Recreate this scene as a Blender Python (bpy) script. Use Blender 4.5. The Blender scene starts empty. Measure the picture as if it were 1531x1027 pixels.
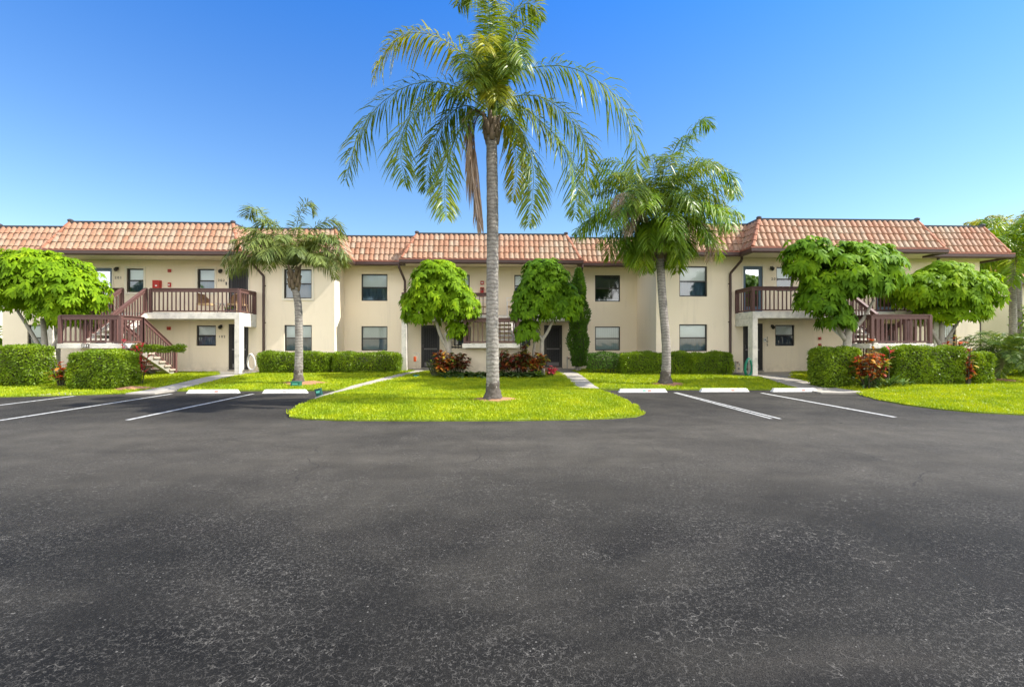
import bpy, math, random
import numpy as np
from mathutils import Vector, geometry
random.seed(7); RNG = np.random.default_rng(11)
S = bpy.context.scene; COL = S.collection
pi = math.pi; R = math.radians

# ------------------------------------------------------------------ survey helpers
# the photograph's camera: 16.5 mm lens, 1.5 m above the asphalt, yawed 2 degrees to the right
F, CX, CY, YAW, EYE = 700.0, 765.5, 513.5, R(2), 1.5
def X(px, Y): return Y * math.tan(math.atan((px - CX) / F) + YAW)
def at(px, py, Y):
    x = X(px, Y); d = Y * math.cos(YAW) + x * math.sin(YAW)
    return Vector((x, Y, EYE + (CY - py) * d / F))
def sstep(a, b, x):
    t = np.clip((x - a) / (b - a), 0, 1); return t * t * (3 - 2 * t)
def ground_z(x, y):
    z = 0.03 + 0.07 * sstep(9, 12, y) * (1 - sstep(3.6, 5.2, np.abs(x + .3))) * (1 - sstep(12.5, 15.5, y) * .6) + 0.24 * sstep(14.2, 19, y)
    z = z + 0.14 * sstep(10.5, 13.0, x) * sstep(9.3, 13.5, y) * (1 - sstep(14.5, 19, y) * 0.7)
    return z
def gz(x, y): return float(ground_z(np.float64(x), np.float64(y)))

# ------------------------------------------------------------------ materials
def nt(name):
    m = bpy.data.materials.new(name); m.use_nodes = True; t = m.node_tree; t.nodes.clear()
    o = t.nodes.new('ShaderNodeOutputMaterial'); b = t.nodes.new('ShaderNodeBsdfPrincipled')
    t.links.new(b.outputs[0], o.inputs[0]); return m, t, b, o
def N(t, kind, **kw):
    n = t.nodes.new(kind)
    for k, v in kw.items():
        if k in n.inputs.keys(): n.inputs[k].default_value = v
        else: setattr(n, k, v)
    return n
def ramp(t, fac, stops):
    r = t.nodes.new('ShaderNodeValToRGB'); e = r.color_ramp.elements
    while len(e) < len(stops): e.new(0.5)
    for el, (p, c) in zip(e, stops):
        el.position = p; el.color = (c, c, c, 1) if isinstance(c, (int, float)) else (*c, 1)
    t.links.new(fac, r.inputs[0]); return r.outputs[0]
def mixc(t, fac, a, b, mode='MIX'):
    m = t.nodes.new('ShaderNodeMix'); m.data_type = 'RGBA'; m.blend_type = mode
    for s, v in ((m.inputs[0], fac), (m.inputs[6], a), (m.inputs[7], b)):
        if isinstance(v, bpy.types.NodeSocket): t.links.new(v, s)
        elif isinstance(v, (int, float)): s.default_value = v
        else: s.default_value = (*v, 1)
    return m.outputs[2]
def noise(t, vec, scale, detail=4, rough=0.55, dist=0):
    n = N(t, 'ShaderNodeTexNoise', Scale=scale, Detail=detail, Roughness=rough, Distortion=dist)
    if vec is not None: t.links.new(vec, n.inputs['Vector'])
    return n.outputs['Fac']
def coords(t, scale=(1, 1, 1)):
    g = t.nodes.new('ShaderNodeNewGeometry'); m = N(t, 'ShaderNodeMapping', Scale=scale)
    t.links.new(g.outputs['Position'], m.inputs['Vector']); return m.outputs[0]
def bump(t, b, h, strength, dist=0.02):
    n = N(t, 'ShaderNodeBump', Strength=strength, Distance=dist); t.links.new(h, n.inputs['Height'])
    t.links.new(n.outputs[0], b.inputs['Normal'])

def plain(name, col, rough=0.6, var=0.15, vscale=6, metal=0, bmp=0.0, bscale=80, spec=0.4):
    m, t, b, o = nt(name); v = coords(t)
    c = mixc(t, noise(t, v, vscale), tuple(x * (1 - var) for x in col), tuple(min(1, x * (1 + var)) for x in col))
    t.links.new(c, b.inputs['Base Color']); b.inputs['Roughness'].default_value = rough
    b.inputs['Metallic'].default_value = metal; b.inputs['Specular IOR Level'].default_value = spec
    if bmp: bump(t, b, noise(t, v, bscale, 3), bmp, 0.01)
    return m
def leafy(name, stops, rough=0.42, trans=0.3, spec=0.25, clump=None):
    """foliage whose leaves each take their own colour"""
    m, t, b, o = nt(name); g = t.nodes.new('ShaderNodeNewGeometry')
    fac = g.outputs['Random Per Island']
    if clump:
        v = coords(t); n = noise(t, v, clump, 2)
        a = N(t, 'ShaderNodeMath', operation='MULTIPLY_ADD'); a.inputs[1].default_value = 1.6; a.inputs[2].default_value = -0.55
        t.links.new(n, a.inputs[0])
        a2 = N(t, 'ShaderNodeMath', operation='MULTIPLY_ADD'); a2.inputs[1].default_value = 0.45
        t.links.new(fac, a2.inputs[0]); t.links.new(a.outputs[0], a2.inputs[2])
        a3 = N(t, 'ShaderNodeMath', operation='MULTIPLY'); a3.inputs[1].default_value = 0.8; a3.use_clamp = True
        t.links.new(a2.outputs[0], a3.inputs[0]); fac = a3.outputs[0]
    c = ramp(t, fac, stops); t.links.new(c, b.inputs['Base Color'])
    b.inputs['Roughness'].default_value = rough; b.inputs['Specular IOR Level'].default_value = spec
    if trans:
        tr = t.nodes.new('ShaderNodeBsdfTranslucent'); c2 = mixc(t, 1.0, c, (1.5, 1.35, 0.45), 'MULTIPLY'); t.links.new(c2, tr.inputs[0])
        mx = t.nodes.new('ShaderNodeMixShader'); mx.inputs[0].default_value = trans
        t.links.new(b.outputs[0], mx.inputs[1]); t.links.new(tr.outputs[0], mx.inputs[2]); t.links.new(mx.outputs[0], o.inputs[0])
    return m

M = {}
def make_materials():
    # asphalt
    m, t, b, o = nt('asphalt'); v = coords(t); vs = coords(t, (0.6, 1.0, 1))
    big = noise(t, vs, 0.42, 5, 0.6, 0.6); med = noise(t, v, 2.2, 4)
    base = ramp(t, big, [(0.39, (0.0045, 0.0042, 0.0038)), (0.50, (0.0125, 0.0115, 0.0098)), (0.61, (0.032, 0.029, 0.0235))])
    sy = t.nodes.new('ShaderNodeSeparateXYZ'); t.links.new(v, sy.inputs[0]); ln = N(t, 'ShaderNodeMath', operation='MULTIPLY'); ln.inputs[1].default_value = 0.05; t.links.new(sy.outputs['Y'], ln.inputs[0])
    far_band = ramp(t, ln.outputs[0], [(0.17, 0.0), (0.29, 0.75), (0.42, 0.8), (0.50, 0.25)])
    grazing_tone = mixc(t, 1.0, far_band, ramp(t, noise(t, coords(t, (.25, 1, 1)), 1.1, 5), [(0.3, 0.45), (0.7, 1.0)]), 'MULTIPLY'); base = mixc(t, grazing_tone, base, (0.076, 0.068, 0.054))  # paler far band: grazing-view lightening painted into the asphalt colour, broken by noise
    base = mixc(t, 0.5, base, ramp(t, med, [(0.3, 0.55), (0.7, 1.35)]), 'MULTIPLY')
    grain = noise(t, v, 130, 2, 0.7)
    base = mixc(t, 0.85, base, ramp(t, grain, [(0.34, 0.3), (0.5, 0.9), (0.66, 2.0)]), 'MULTIPLY')
    wob = N(t, 'ShaderNodeVectorMath', operation='ADD'); wn = N(t, 'ShaderNodeTexNoise', Scale=18.0, Detail=2.0)
    t.links.new(v, wn.inputs['Vector']); sc = N(t, 'ShaderNodeVectorMath', operation='SCALE'); sc.inputs['Scale'].default_value = 0.10
    t.links.new(wn.outputs['Color'], sc.inputs[0]); t.links.new(v, wob.inputs[0]); t.links.new(sc.outputs[0], wob.inputs[1])
    vo = N(t, 'ShaderNodeTexVoronoi', feature='DISTANCE_TO_EDGE', Scale=42.0); t.links.new(wob.outputs[0], vo.inputs['Vector'])
    line = ramp(t, vo.outputs['Distance'], [(0.0, 1.0), (0.085, 0.0)])
    brk = ramp(t, noise(t, v, 36, 2, 0.6), [(0.45, 0.0), (0.55, 1.0)])
    area = ramp(t, noise(t, v, 0.8, 3), [(0.36, 0.22), (0.64, 0.95)])
    k = mixc(t, 1.0, line, brk, 'MULTIPLY'); k = mixc(t, 1.0, k, area, 'MULTIPLY')
    base = mixc(t, k, base, (0.108, 0.101, 0.089))
    vo4 = N(t, 'ShaderNodeTexVoronoi', feature='DISTANCE_TO_EDGE', Scale=10.0); t.links.new(wob.outputs[0], vo4.inputs['Vector'])
    web = ramp(t, vo4.outputs['Distance'], [(0.0, 1.0), (0.022, 0.0)])
    web = mixc(t, 1.0, web, ramp(t, noise(t, v, 1.3, 4, .65), [(0.46, 0.0), (0.60, 1.0)]), 'MULTIPLY'); web = mixc(t, 1.0, web, ramp(t, noise(t, v, 14, 2), [(0.42, 0.1), (0.55, 1.0)]), 'MULTIPLY')
    base = mixc(t, web, base, (0.15, 0.14, 0.122))
    vo3 = N(t, 'ShaderNodeTexVoronoi', Scale=22.0); t.links.new(v, vo3.inputs['Vector'])
    dots = ramp(t, vo3.outputs['Distance'], [(0.09, 1.0), (0.13, 0.0)])
    base = mixc(t, mixc(t, 1.0, dots, ramp(t, noise(t, v, 5, 2), [(0.5, 0), (0.6, 0.7)]), 'MULTIPLY'), base, (0.20, 0.19, 0.17))
    vo2 = N(t, 'ShaderNodeTexVoronoi', feature='DISTANCE_TO_EDGE', Scale=0.33); wob2 = N(t, 'ShaderNodeVectorMath', operation='ADD')
    wn2 = N(t, 'ShaderNodeTexNoise', Scale=1.6, Detail=6.0); t.links.new(v, wn2.inputs['Vector']); sc2 = N(t, 'ShaderNodeVectorMath', operation='SCALE'); sc2.inputs['Scale'].default_value = 0.5
    t.links.new(wn2.outputs['Color'], sc2.inputs[0]); t.links.new(v, wob2.inputs[0]); t.links.new(sc2.outputs[0], wob2.inputs[1]); t.links.new(wob2.outputs[0], vo2.inputs['Vector'])
    ck = ramp(t, vo2.outputs['Distance'], [(0.0, 1.0), (0.0035, 0.0)])
    ck = mixc(t, 1.0, ck, ramp(t, noise(t, v, 1.1, 3), [(0.5, 0), (0.58, 0.8)]), 'MULTIPLY')
    base = mixc(t, ck, base, (0.012, 0.012, 0.012))
    moss = ramp(t, noise(t, v, 1.7, 5, 0.7), [(0.70, 0.0), (0.76, 0.35)])
    base = mixc(t, moss, base, (0.075, 0.07, 0.025))
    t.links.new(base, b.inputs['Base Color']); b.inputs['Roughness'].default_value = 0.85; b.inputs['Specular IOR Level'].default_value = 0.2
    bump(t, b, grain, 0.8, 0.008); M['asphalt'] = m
    # stucco wall
    m, t, b, o = nt('stucco'); v = coords(t)
    c = mixc(t, noise(t, v, 0.8, 4), (0.82, 0.705, 0.535), (0.87, 0.765, 0.605))
    st = ramp(t, noise(t, coords(t, (3, 3, 0.35)), 1.6, 5), [(0.56, 0.0), (0.78, 0.24)])
    c = mixc(t, st, c, (0.52, 0.45, 0.36))
    sz = t.nodes.new('ShaderNodeSeparateXYZ'); t.links.new(v, sz.inputs[0]); dirt = ramp(t, sz.outputs['Z'], [(0.30, 1.0), (0.75, 0.0)])
    c = mixc(t, mixc(t, 1.0, dirt, ramp(t, noise(t, v, 5, 5, .7), [(.4, 0.0), (.7, .5)]), 'MULTIPLY'), c, (0.36, 0.30, 0.22))
    t.links.new(c, b.inputs['Base Color']); b.inputs['Roughness'].default_value = 0.9; b.inputs['Specular IOR Level'].default_value = 0.2
    bump(t, b, noise(t, v, 38, 5, 0.65), 0.5, 0.02); M['stucco'] = m
    # roof tile
    m, t, b, o = nt('roof_tile'); v = coords(t); g = t.nodes.new('ShaderNodeNewGeometry')
    c = ramp(t, g.outputs['Random Per Island'], [(0.0, (0.30, 0.145, 0.080)), (0.3, (0.33, 0.20, 0.122)), (0.6, (0.345, 0.237, 0.155)), (1.0, (0.33, 0.262, 0.188))])
    bl = ramp(t, noise(t, v, 0.55, 3), [(0.36, 0.6), (0.60, 0.0)])
    c = mixc(t, bl, c, (0.34, 0.155, 0.088))
    c = mixc(t, 0.6, c, ramp(t, noise(t, v, 9, 4), [(0.3, 0.62), (0.7, 1.25)]), 'MULTIPLY')
    lich = ramp(t, noise(t, v, 14, 4, 0.7), [(0.58, 0.0), (0.72, 0.6)]); c = mixc(t, lich, c, (0.20, 0.15, 0.12))
    t.links.new(c, b.inputs['Base Color']); b.inputs['Roughness'].default_value = 0.8; bump(t, b, noise(t, v, 60, 3), 0.3, 0.01)
    M['roof_tile'] = m
    # concrete
    m, t, b, o = nt('concrete'); v = coords(t)
    c = ramp(t, noise(t, v, 2.0, 6, 0.65), [(0.3, (0.27, 0.25, 0.215)), (0.7, (0.40, 0.37, 0.32))])
    c = mixc(t, 0.5, c, ramp(t, noise(t, v, 60, 2), [(0.3, 0.8), (0.7, 1.15)]), 'MULTIPLY')
    t.links.new(c, b.inputs['Base Color']); b.inputs['Roughness'].default_value = 0.85; bump(t, b, noise(t, v, 50, 4), 0.3, 0.01); M['concrete'] = m
    m, t, b, o = nt('painted_concrete'); v = coords(t)
    c = ramp(t, noise(t, v, 4.0, 6, 0.7), [(0.34, (0.52, 0.49, 0.44)), (0.55, (0.72, 0.68, 0.60)), (0.7, (0.76, 0.72, 0.65))])
    t.links.new(c, b.inputs['Base Color']); b.inputs['Roughness'].default_value = 0.8; bump(t, b, noise(t, v, 40, 4), 0.4, 0.015); M['white_concrete'] = m
    # line paint: worn
    m, t, b, o = nt('line_paint'); v = coords(t)
    w = ramp(t, noise(t, v, 14, 6, 0.75), [(0.38, (0.07, 0.07, 0.07)), (0.48, (0.46, 0.46, 0.44)), (0.8, (0.62, 0.62, 0.59))])
    t.links.new(w, b.inputs['Base Color']); b.inputs['Roughness'].default_value = 0.7; M['line_paint'] = m
    # lawn
    m, t, b, o = nt('lawn_turf'); v = coords(t)
    c = ramp(t, noise(t, v, 3, 6, 0.7), [(0.3, (0.12, 0.19, 0.006)), (0.7, (0.25, 0.32, 0.008))])
    t.links.new(c, b.inputs['Base Color']); b.inputs['Roughness'].default_value = 0.9; bump(t, b, noise(t, v, 60, 3), 0.8, 0.03); M['turf'] = m
    M['grass'] = leafy('grass_blade', [(0.0, (0.167, 0.262, 0.004)), (0.45, (0.307, 0.386, 0.006)), (0.8, (0.432, 0.469, 0.008)), (1.0, (0.530, 0.469, 0.030))], rough=0.5, trans=0.30, spec=0.3, clump=1.3)
    M['wild'] = plain('rough_ground', (0.07, 0.10, 0.03), 0.95, 0.4, 0.5)
    # bark
    m, t, b, o = nt('palm_bark'); v = coords(t)
    ring = N(t, 'ShaderNodeTexWave', wave_type='BANDS', bands_direction='Z', Scale=3.2, Distortion=6.0, Detail=4.0, **{'Detail Scale': 2.5}); t.links.new(v, ring.inputs['Vector'])
    c = ramp(t, ring.outputs['Fac'], [(0.0, (0.17, 0.15, 0.13)), (0.3, (0.23, 0.21, 0.185)), (1.0, (0.27, 0.25, 0.22))])
    c = mixc(t, 0.8, c, ramp(t, noise(t, coords(t, (1, 1, 0.5)), 7, 5, 0.7), [(0.3, 0.5), (0.68, 1.3)]), 'MULTIPLY')
    t.links.new(c, b.inputs['Base Color']); b.inputs['Roughness'].default_value = 0.9
    bump(t, b, ring.outputs['Fac'], 0.3, 0.02); M['palm_bark'] = m
    M['root_bark'] = plain('root_bark', (0.085, 0.072, 0.06), 0.95, 0.6, 14, bmp=0.8, bscale=30)
    M['grey_bark'] = plain('grey_bark', (0.36, 0.33, 0.28), 0.9, 0.4, 9, bmp=0.5, bscale=25)
    M['boot'] = plain('palm_boot', (0.20, 0.15, 0.10), 0.9, 0.55, 12, bmp=0.7, bscale=30)
    M['twig'] = plain('twig', (0.055, 0.055, 0.03), 0.95, 0.4, 12)
    # foliage
    M['scheff'] = leafy('schefflera_leaf', [(0.0, (0.086, 0.174, 0.008)), (0.45, (0.188, 0.325, 0.010)), (0.8, (0.313, 0.438, 0.012)), (1.0, (0.470, 0.529, 0.030))], rough=0.58, trans=0.38, spec=0.08, clump=1.2)
    M['scheff_dark'] = leafy('schefflera_dark_leaf', [(0.0, (0.056, 0.134, 0.011)), (0.5, (0.140, 0.270, 0.013)), (0.85, (0.244, 0.396, 0.013)), (1.0, (0.413, 0.522, 0.022))], rough=0.56, trans=0.36, spec=0.08, clump=0.9)
    M['hedge'] = leafy('hedge_leaf', [(0.0, (0.083, 0.147, 0.010)), (0.5, (0.180, 0.280, 0.012)), (0.85, (0.300, 0.385, 0.014)), (1.0, (0.420, 0.448, 0.030))], rough=0.42, trans=0.3, clump=2.0)
    M['cypress'] = leafy('cypress_leaf', [(0.0, (0.043, 0.102, 0.013)), (0.6, (0.093, 0.196, 0.017)), (1.0, (0.221, 0.306, 0.022))], rough=0.6, trans=0.15, clump=2.5)
    M['frond'] = leafy('frond_green', [(0.0, (0.066, 0.133, 0.022)), (0.45, (0.150, 0.219, 0.022)), (0.8, (0.282, 0.296, 0.022)), (1.0, (0.488, 0.375, 0.035))], rough=0.38, trans=0.28, clump=0.9)
    M['frond_yellow'] = leafy('frond_yellow', [(0.0, (0.149, 0.207, 0.017)), (0.5, (0.345, 0.345, 0.023)), (0.8, (0.529, 0.437, 0.034)), (1.0, (0.575, 0.391, 0.069))], rough=0.45, trans=0.3, clump=1.4)
    M['frond_lush'] = leafy('frond_lush', [(0.0, (0.073, 0.159, 0.013)), (0.5, (0.179, 0.287, 0.013)), (0.85, (0.358, 0.431, 0.017)), (1.0, (0.585, 0.546, 0.033))], rough=0.4, trans=0.3, clump=0.9)
    M['frond_grey'] = leafy('frond_greygreen', [(0.0, (0.090, 0.132, 0.038)), (0.5, (0.180, 0.228, 0.057)), (0.85, (0.264, 0.312, 0.081)), (1.0, (0.396, 0.372, 0.123))], rough=0.45, trans=0.25, clump=1.2)
    M['frond_dead'] = leafy('frond_dead', [(0.0, (0.20, 0.13, 0.085)), (0.6, (0.37, 0.28, 0.21)), (1.0, (0.50, 0.42, 0.36))], rough=0.8, trans=0.15, spec=0.2)
    M['croton'] = leafy('croton_leaf', [(0.0, (0.115, 0.016, 0.012)), (0.3, (0.414, 0.052, 0.020)), (0.5, (0.552, 0.149, 0.030)), (0.68, (0.483, 0.333, 0.040)), (0.8, (0.149, 0.184, 0.020)), (1.0, (0.081, 0.138, 0.020))], rough=0.4, trans=0.25)
    M['croton_dark'] = leafy('croton_dark_leaf', [(0.0, (0.075, 0.016, 0.012)), (0.3, (0.225, 0.036, 0.020)), (0.5, (0.390, 0.111, 0.030)), (0.65, (0.120, 0.117, 0.020)), (1.0, (0.075, 0.117, 0.020))], rough=0.4, trans=0.2)
    M['pink'] = leafy('cordyline_leaf', [(0.0, (0.45, 0.03, 0.07)), (0.6, (0.66, 0.07, 0.13)), (1.0, (0.70, 0.22, 0.16))], rough=0.4, trans=0.3)
    M['strap'] = leafy('strap_leaf', [(0.0, (0.043, 0.093, 0.027)), (0.6, (0.102, 0.187, 0.043)), (1.0, (0.221, 0.289, 0.085))], rough=0.4, trans=0.2)
    M['date'] = leafy('date_frond', [(0.0, (0.05, 0.10, 0.02)), (0.6, (0.11, 0.18, 0.03)), (1.0, (0.22, 0.28, 0.05))], rough=0.4, trans=0.25)
    # building trim
    M['rail'] = plain('rail_brown', (0.125, 0.062, 0.054), 0.55, 0.2, 9)
    M['gutter'] = plain('gutter_brown', (0.075, 0.042, 0.036), 0.45, 0.2, 5)
    M['lip'] = plain('drip_edge', (0.30, 0.11, 0.07), 0.55, 0.2, 7)
    M['cap'] = plain('ridge_metal', (0.06, 0.055, 0.06), 0.5, 0.2, 4)
    M['hip'] = plain('hip_tile', (0.34, 0.145, 0.085), 0.8, 0.4, 5, bmp=0.3)
    M['soffit'] = plain('soffit', (0.78, 0.69, 0.52), 0.9, 0.06, 2)
    M['bronze'] = plain('bronze_frame', (0.035, 0.032, 0.030), 0.4, 0.2, 8)
    M['trim'] = plain('cream_trim', (0.76, 0.69, 0.56), 0.7, 0.06, 4)
    M['mesh'] = plain('screen_mesh', (0.018, 0.018, 0.022), 0.6, 0.3, 3)
    M['bar'] = plain('door_bar', (0.16, 0.15, 0.15), 0.5, 0.2, 6)
    M['blind'] = plain('blind', (0.84, 0.86, 0.82), 0.7, 0.06, 3)
    M['curtain'] = plain('curtain_dim', (0.46, 0.56, 0.62), 0.8, 0.2, 3)
    M['room'] = plain('room_dark', (0.10, 0.11, 0.12), 0.9, 0.3, 2)
    M['blue_frame'] = plain('slate_frame', (0.10, 0.15, 0.21), 0.45, 0.15, 5)
    M['white'] = plain('white_enamel', (0.78, 0.77, 0.74), 0.5, 0.06, 6)
    M['stop'] = plain('stop_white', (0.66, 0.65, 0.62), 0.8, 0.22, 7, bmp=0.4)
    M['red'] = plain('red_paint', (0.45, 0.025, 0.02), 0.4, 0.2, 9)
    M['orange'] = plain('orange_red', (0.60, 0.10, 0.02), 0.5, 0.2, 9)
    M['black'] = plain('black_metal', (0.02, 0.018, 0.015), 0.4, 0.2, 9)
    M['number'] = plain('number_bronze', (0.10, 0.085, 0.07), 0.5, 0.2, 9)
    M['wicker'] = plain('wicker', (0.26, 0.15, 0.075), 0.8, 0.5, 30, bmp=0.6, bscale=60)
    M['tan'] = plain('tan_cushion', (0.50, 0.36, 0.19), 0.9, 0.15, 9)
    M['hose'] = plain('green_hose', (0.02, 0.20, 0.13), 0.4, 0.25, 14)
    M['green_box'] = plain('green_plastic', (0.012, 0.13, 0.085), 0.4, 0.2, 9)
    M['dark_green'] = plain('dark_green_plastic', (0.010, 0.065, 0.055), 0.4, 0.2, 9)
    M['paint_green'] = plain('mark_green', (0.10, 0.42, 0.30), 0.7, 0.3, 30)
    M['paint_red'] = plain('mark_red', (0.62, 0.14, 0.09), 0.7, 0.3, 30)
    M['galv'] = plain('grey_pipe', (0.42, 0.40, 0.37), 0.5, 0.2, 12, metal=0.2)
    M['mulch'] = plain('mulch', (0.33, 0.17, 0.09), 0.95, 0.5, 22, bmp=1.0, bscale=40)
    M['tread'] = plain('tread_concrete', (0.46, 0.36, 0.29), 0.85, 0.2, 7, bmp=0.3)
    M['pot'] = plain('dark_pot', (0.03, 0.03, 0.035), 0.5, 0.2, 6)
    def glass(name, tint, refl):
        m = bpy.data.materials.new(name); m.use_nodes = True; t = m.node_tree; t.nodes.clear()
        o = t.nodes.new('ShaderNodeOutputMaterial'); g = N(t, 'ShaderNodeBsdfGlossy', Roughness=0.03); g.inputs[0].default_value = (0.9, 0.95, 1, 1)
        tr = t.nodes.new('ShaderNodeBsdfTransparent'); tr.inputs[0].default_value = (*tint, 1)
        v = coords(t); b = N(t, 'ShaderNodeBump', Strength=0.06, Distance=0.05); t.links.new(noise(t, v, 1.5, 2), b.inputs['Height']); t.links.new(b.outputs[0], g.inputs['Normal'])
        fr = N(t, 'ShaderNodeLayerWeight', Blend=refl); mx = t.nodes.new('ShaderNodeMixShader')
        t.links.new(fr.outputs['Fresnel'], mx.inputs[0]); t.links.new(tr.outputs[0], mx.inputs[1]); t.links.new(g.outputs[0], mx.inputs[2]); t.links.new(mx.outputs[0], o.inputs[0])
        return m
    M['glass'] = glass('window_glass', (0.93, 0.97, 0.97), 0.42)
    M['glass_screen'] = glass('screened_glass', (0.42, 0.52, 0.60), 0.52)
    M['glass_door'] = glass('door_glass', (0.25, 0.30, 0.36), 0.80)
make_materials()

# ------------------------------------------------------------------ mesh helpers
def wloc(o):
    v = Vector((0, 0, 0))
    while o is not None: v = v + o.location; o = o.parent
    return v
def link(name, me, parent=None, loc=None):
    o = bpy.data.objects.new(name, me); COL.objects.link(o)
    if parent is not None: o.parent = parent
    if loc is not None: o.location = loc
    return o
def tag(o, label=None, cat=None, group=None, kind=None):
    for k, v in (('label', label), ('category', cat), ('group', group), ('kind', kind)):
        if v: o[k] = v
    return o
def thing(name, loc, label, cat, group=None):
    o = bpy.data.objects.new(name, None); o.empty_display_size = 0.2; COL.objects.link(o); o.location = loc
    return tag(o, label, cat, group)
class MB:
    def __init__(s): s.v = []; s.f = []
    def add(s, vs, fs):
        n = len(s.v); s.v += [tuple(p) for p in vs]; s.f += [tuple(i + n for i in f) for f in fs]; return s
    def box(s, x0, x1, y0, y1, z0, z1):
        return s.add([(x0, y0, z0), (x1, y0, z0), (x1, y1, z0), (x0, y1, z0), (x0, y0, z1), (x1, y0, z1), (x1, y1, z1), (x0, y1, z1)],
                     [(0, 3, 2, 1), (4, 5, 6, 7), (0, 1, 5, 4), (1, 2, 6, 5), (2, 3, 7, 6), (3, 0, 4, 7)])
    def bar(s, a, b, w, h):
        """a beam from a to b, w wide sideways, h tall"""
        a = Vector(a); b = Vector(b); d = (b - a); sd = Vector((d.y, -d.x, 0))
        sd = sd.normalized() if sd.length > 1e-6 else Vector((1, 0, 0)); up = Vector((0, 0, 1)) if abs(d.normalized().z) < 0.95 else Vector((0, 1, 0))
        c = []
        for p in (a, b):
            for k, l in ((-1, -1), (1, -1), (1, 1), (-1, 1)): c.append(p + sd * (k * w / 2) + up * (l * h / 2))
        return s.add(c, [(0, 1, 2, 3), (7, 6, 5, 4), (0, 4, 5, 1), (1, 5, 6, 2), (2, 6, 7, 3), (3, 7, 4, 0)])
    def tube(s, pts, rad, n=8, cap=True):
        pts = [Vector(p) for p in pts]; rad = rad if hasattr(rad, '__len__') else [rad] * len(pts); rings = []
        for i, p in enumerate(pts):
            d = (pts[min(i + 1, len(pts) - 1)] - pts[max(i - 1, 0)]).normalized()
            a = d.cross(Vector((0.13, 0.97, 0.2))).normalized(); b = d.cross(a)
            rings.append([p + (a * math.cos(2 * pi * k / n) + b * math.sin(2 * pi * k / n)) * rad[i] for k in range(n)])
        vs = [q for r in rings for q in r]; fs = []
        for i in range(len(pts) - 1):
            for k in range(n): fs.append((i * n + k, i * n + (k + 1) % n, (i + 1) * n + (k + 1) % n, (i + 1) * n + k))
        if cap: fs.append(tuple(range(n))[::-1]); fs.append(tuple(range((len(pts) - 1) * n, len(pts) * n)))
        return s.add(vs, fs)
    def lathe(s, c, prof, n=16):
        vs = [(c[0] + r * math.cos(2 * pi * k / n), c[1] + r * math.sin(2 * pi * k / n), c[2] + z) for r, z in prof for k in range(n)]
        fs = [(i * n + k, i * n + (k + 1) % n, (i + 1) * n + (k + 1) % n, (i + 1) * n + k) for i in range(len(prof) - 1) for k in range(n)]
        fs.append(tuple(range(n))[::-1]); fs.append(tuple(range((len(prof) - 1) * n, len(prof) * n)))
        return s.add(vs, fs)
    def build(s, name, mat, parent=None, smooth=False, bevel=0):
        off = wloc(parent) if parent is not None else Vector((0, 0, 0))
        me = bpy.data.meshes.new(name); me.from_pydata([(p[0] - off.x, p[1] - off.y, p[2] - off.z) for p in s.v], [], s.f)
        me.materials.append(mat); me.update()
        if smooth: me.polygons.foreach_set('use_smooth', [True] * len(me.polygons))
        o = link(name, me, parent)
        if bevel:
            md = o.modifiers.new('bevel', 'BEVEL'); md.width = bevel; md.segments = 2; md.limit_method = 'ANGLE'
        return o
def tri_mesh(name, V, T, mats, parent=None, midx=None, smooth=False):
    off = wloc(parent) if parent is not None else Vector((0, 0, 0))
    V = np.asarray(V, np.float32) - np.array(off, np.float32); T = np.asarray(T, np.int32)
    me = bpy.data.meshes.new(name); me.vertices.add(len(V)); me.vertices.foreach_set('co', V.ravel())
    me.loops.add(len(T) * 3); me.loops.foreach_set('vertex_index', T.ravel())
    me.polygons.add(len(T)); me.polygons.foreach_set('loop_start', np.arange(0, len(T) * 3, 3, dtype=np.int32))
    for m in (mats if isinstance(mats, (list, tuple)) else [mats]): me.materials.append(m)
    if midx is not None: me.polygons.foreach_set('material_index', np.asarray(midx, np.int32))
    if smooth: me.polygons.foreach_set('use_smooth', np.ones(len(T), bool))
    me.update(calc_edges=True); return link(name, me, parent)
def unit(a): return a / np.maximum(np.linalg.norm(a, axis=-1, keepdims=True), 1e-9)
def leaves(base, d, nrm, L, W, droop, fold=0.0):
    """pointed leaves: six points, four triangles each"""
    base = np.asarray(base, float); n = len(base); d = unit(np.asarray(d, float)); side = unit(np.cross(d, nrm) + 1e-6); up = unit(np.cross(side, d))
    L = np.broadcast_to(L, n)[:, None]; W = np.broadcast_to(W, n)[:, None]; droop = np.broadcast_to(droop, n)[:, None]
    def c(t): return base + d * L * t - np.array([0, 0, 1.0]) * droop * L * t * t
    p = [c(0), c(.36) - side * W / 2 + up * fold * W, c(.36) + side * W / 2 + up * fold * W, c(.74) - side * W * .43, c(.74) + side * W * .43, c(1)]
    V = np.stack(p, 1).reshape(-1, 3); o = (np.arange(n) * 6)[:, None, None]
    T = (np.array([[0, 1, 2], [1, 3, 2], [2, 3, 4], [3, 5, 4]])[None] + o).reshape(-1, 3)
    return V, T
def cat(parts):
    Vs, Ts, k = [], [], 0
    for V, T in parts: Vs.append(V); Ts.append(np.asarray(T) + k); k += len(V)
    return np.concatenate(Vs), np.concatenate(Ts)
def rdir(n): return unit(RNG.normal(size=(n, 3)))

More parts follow.
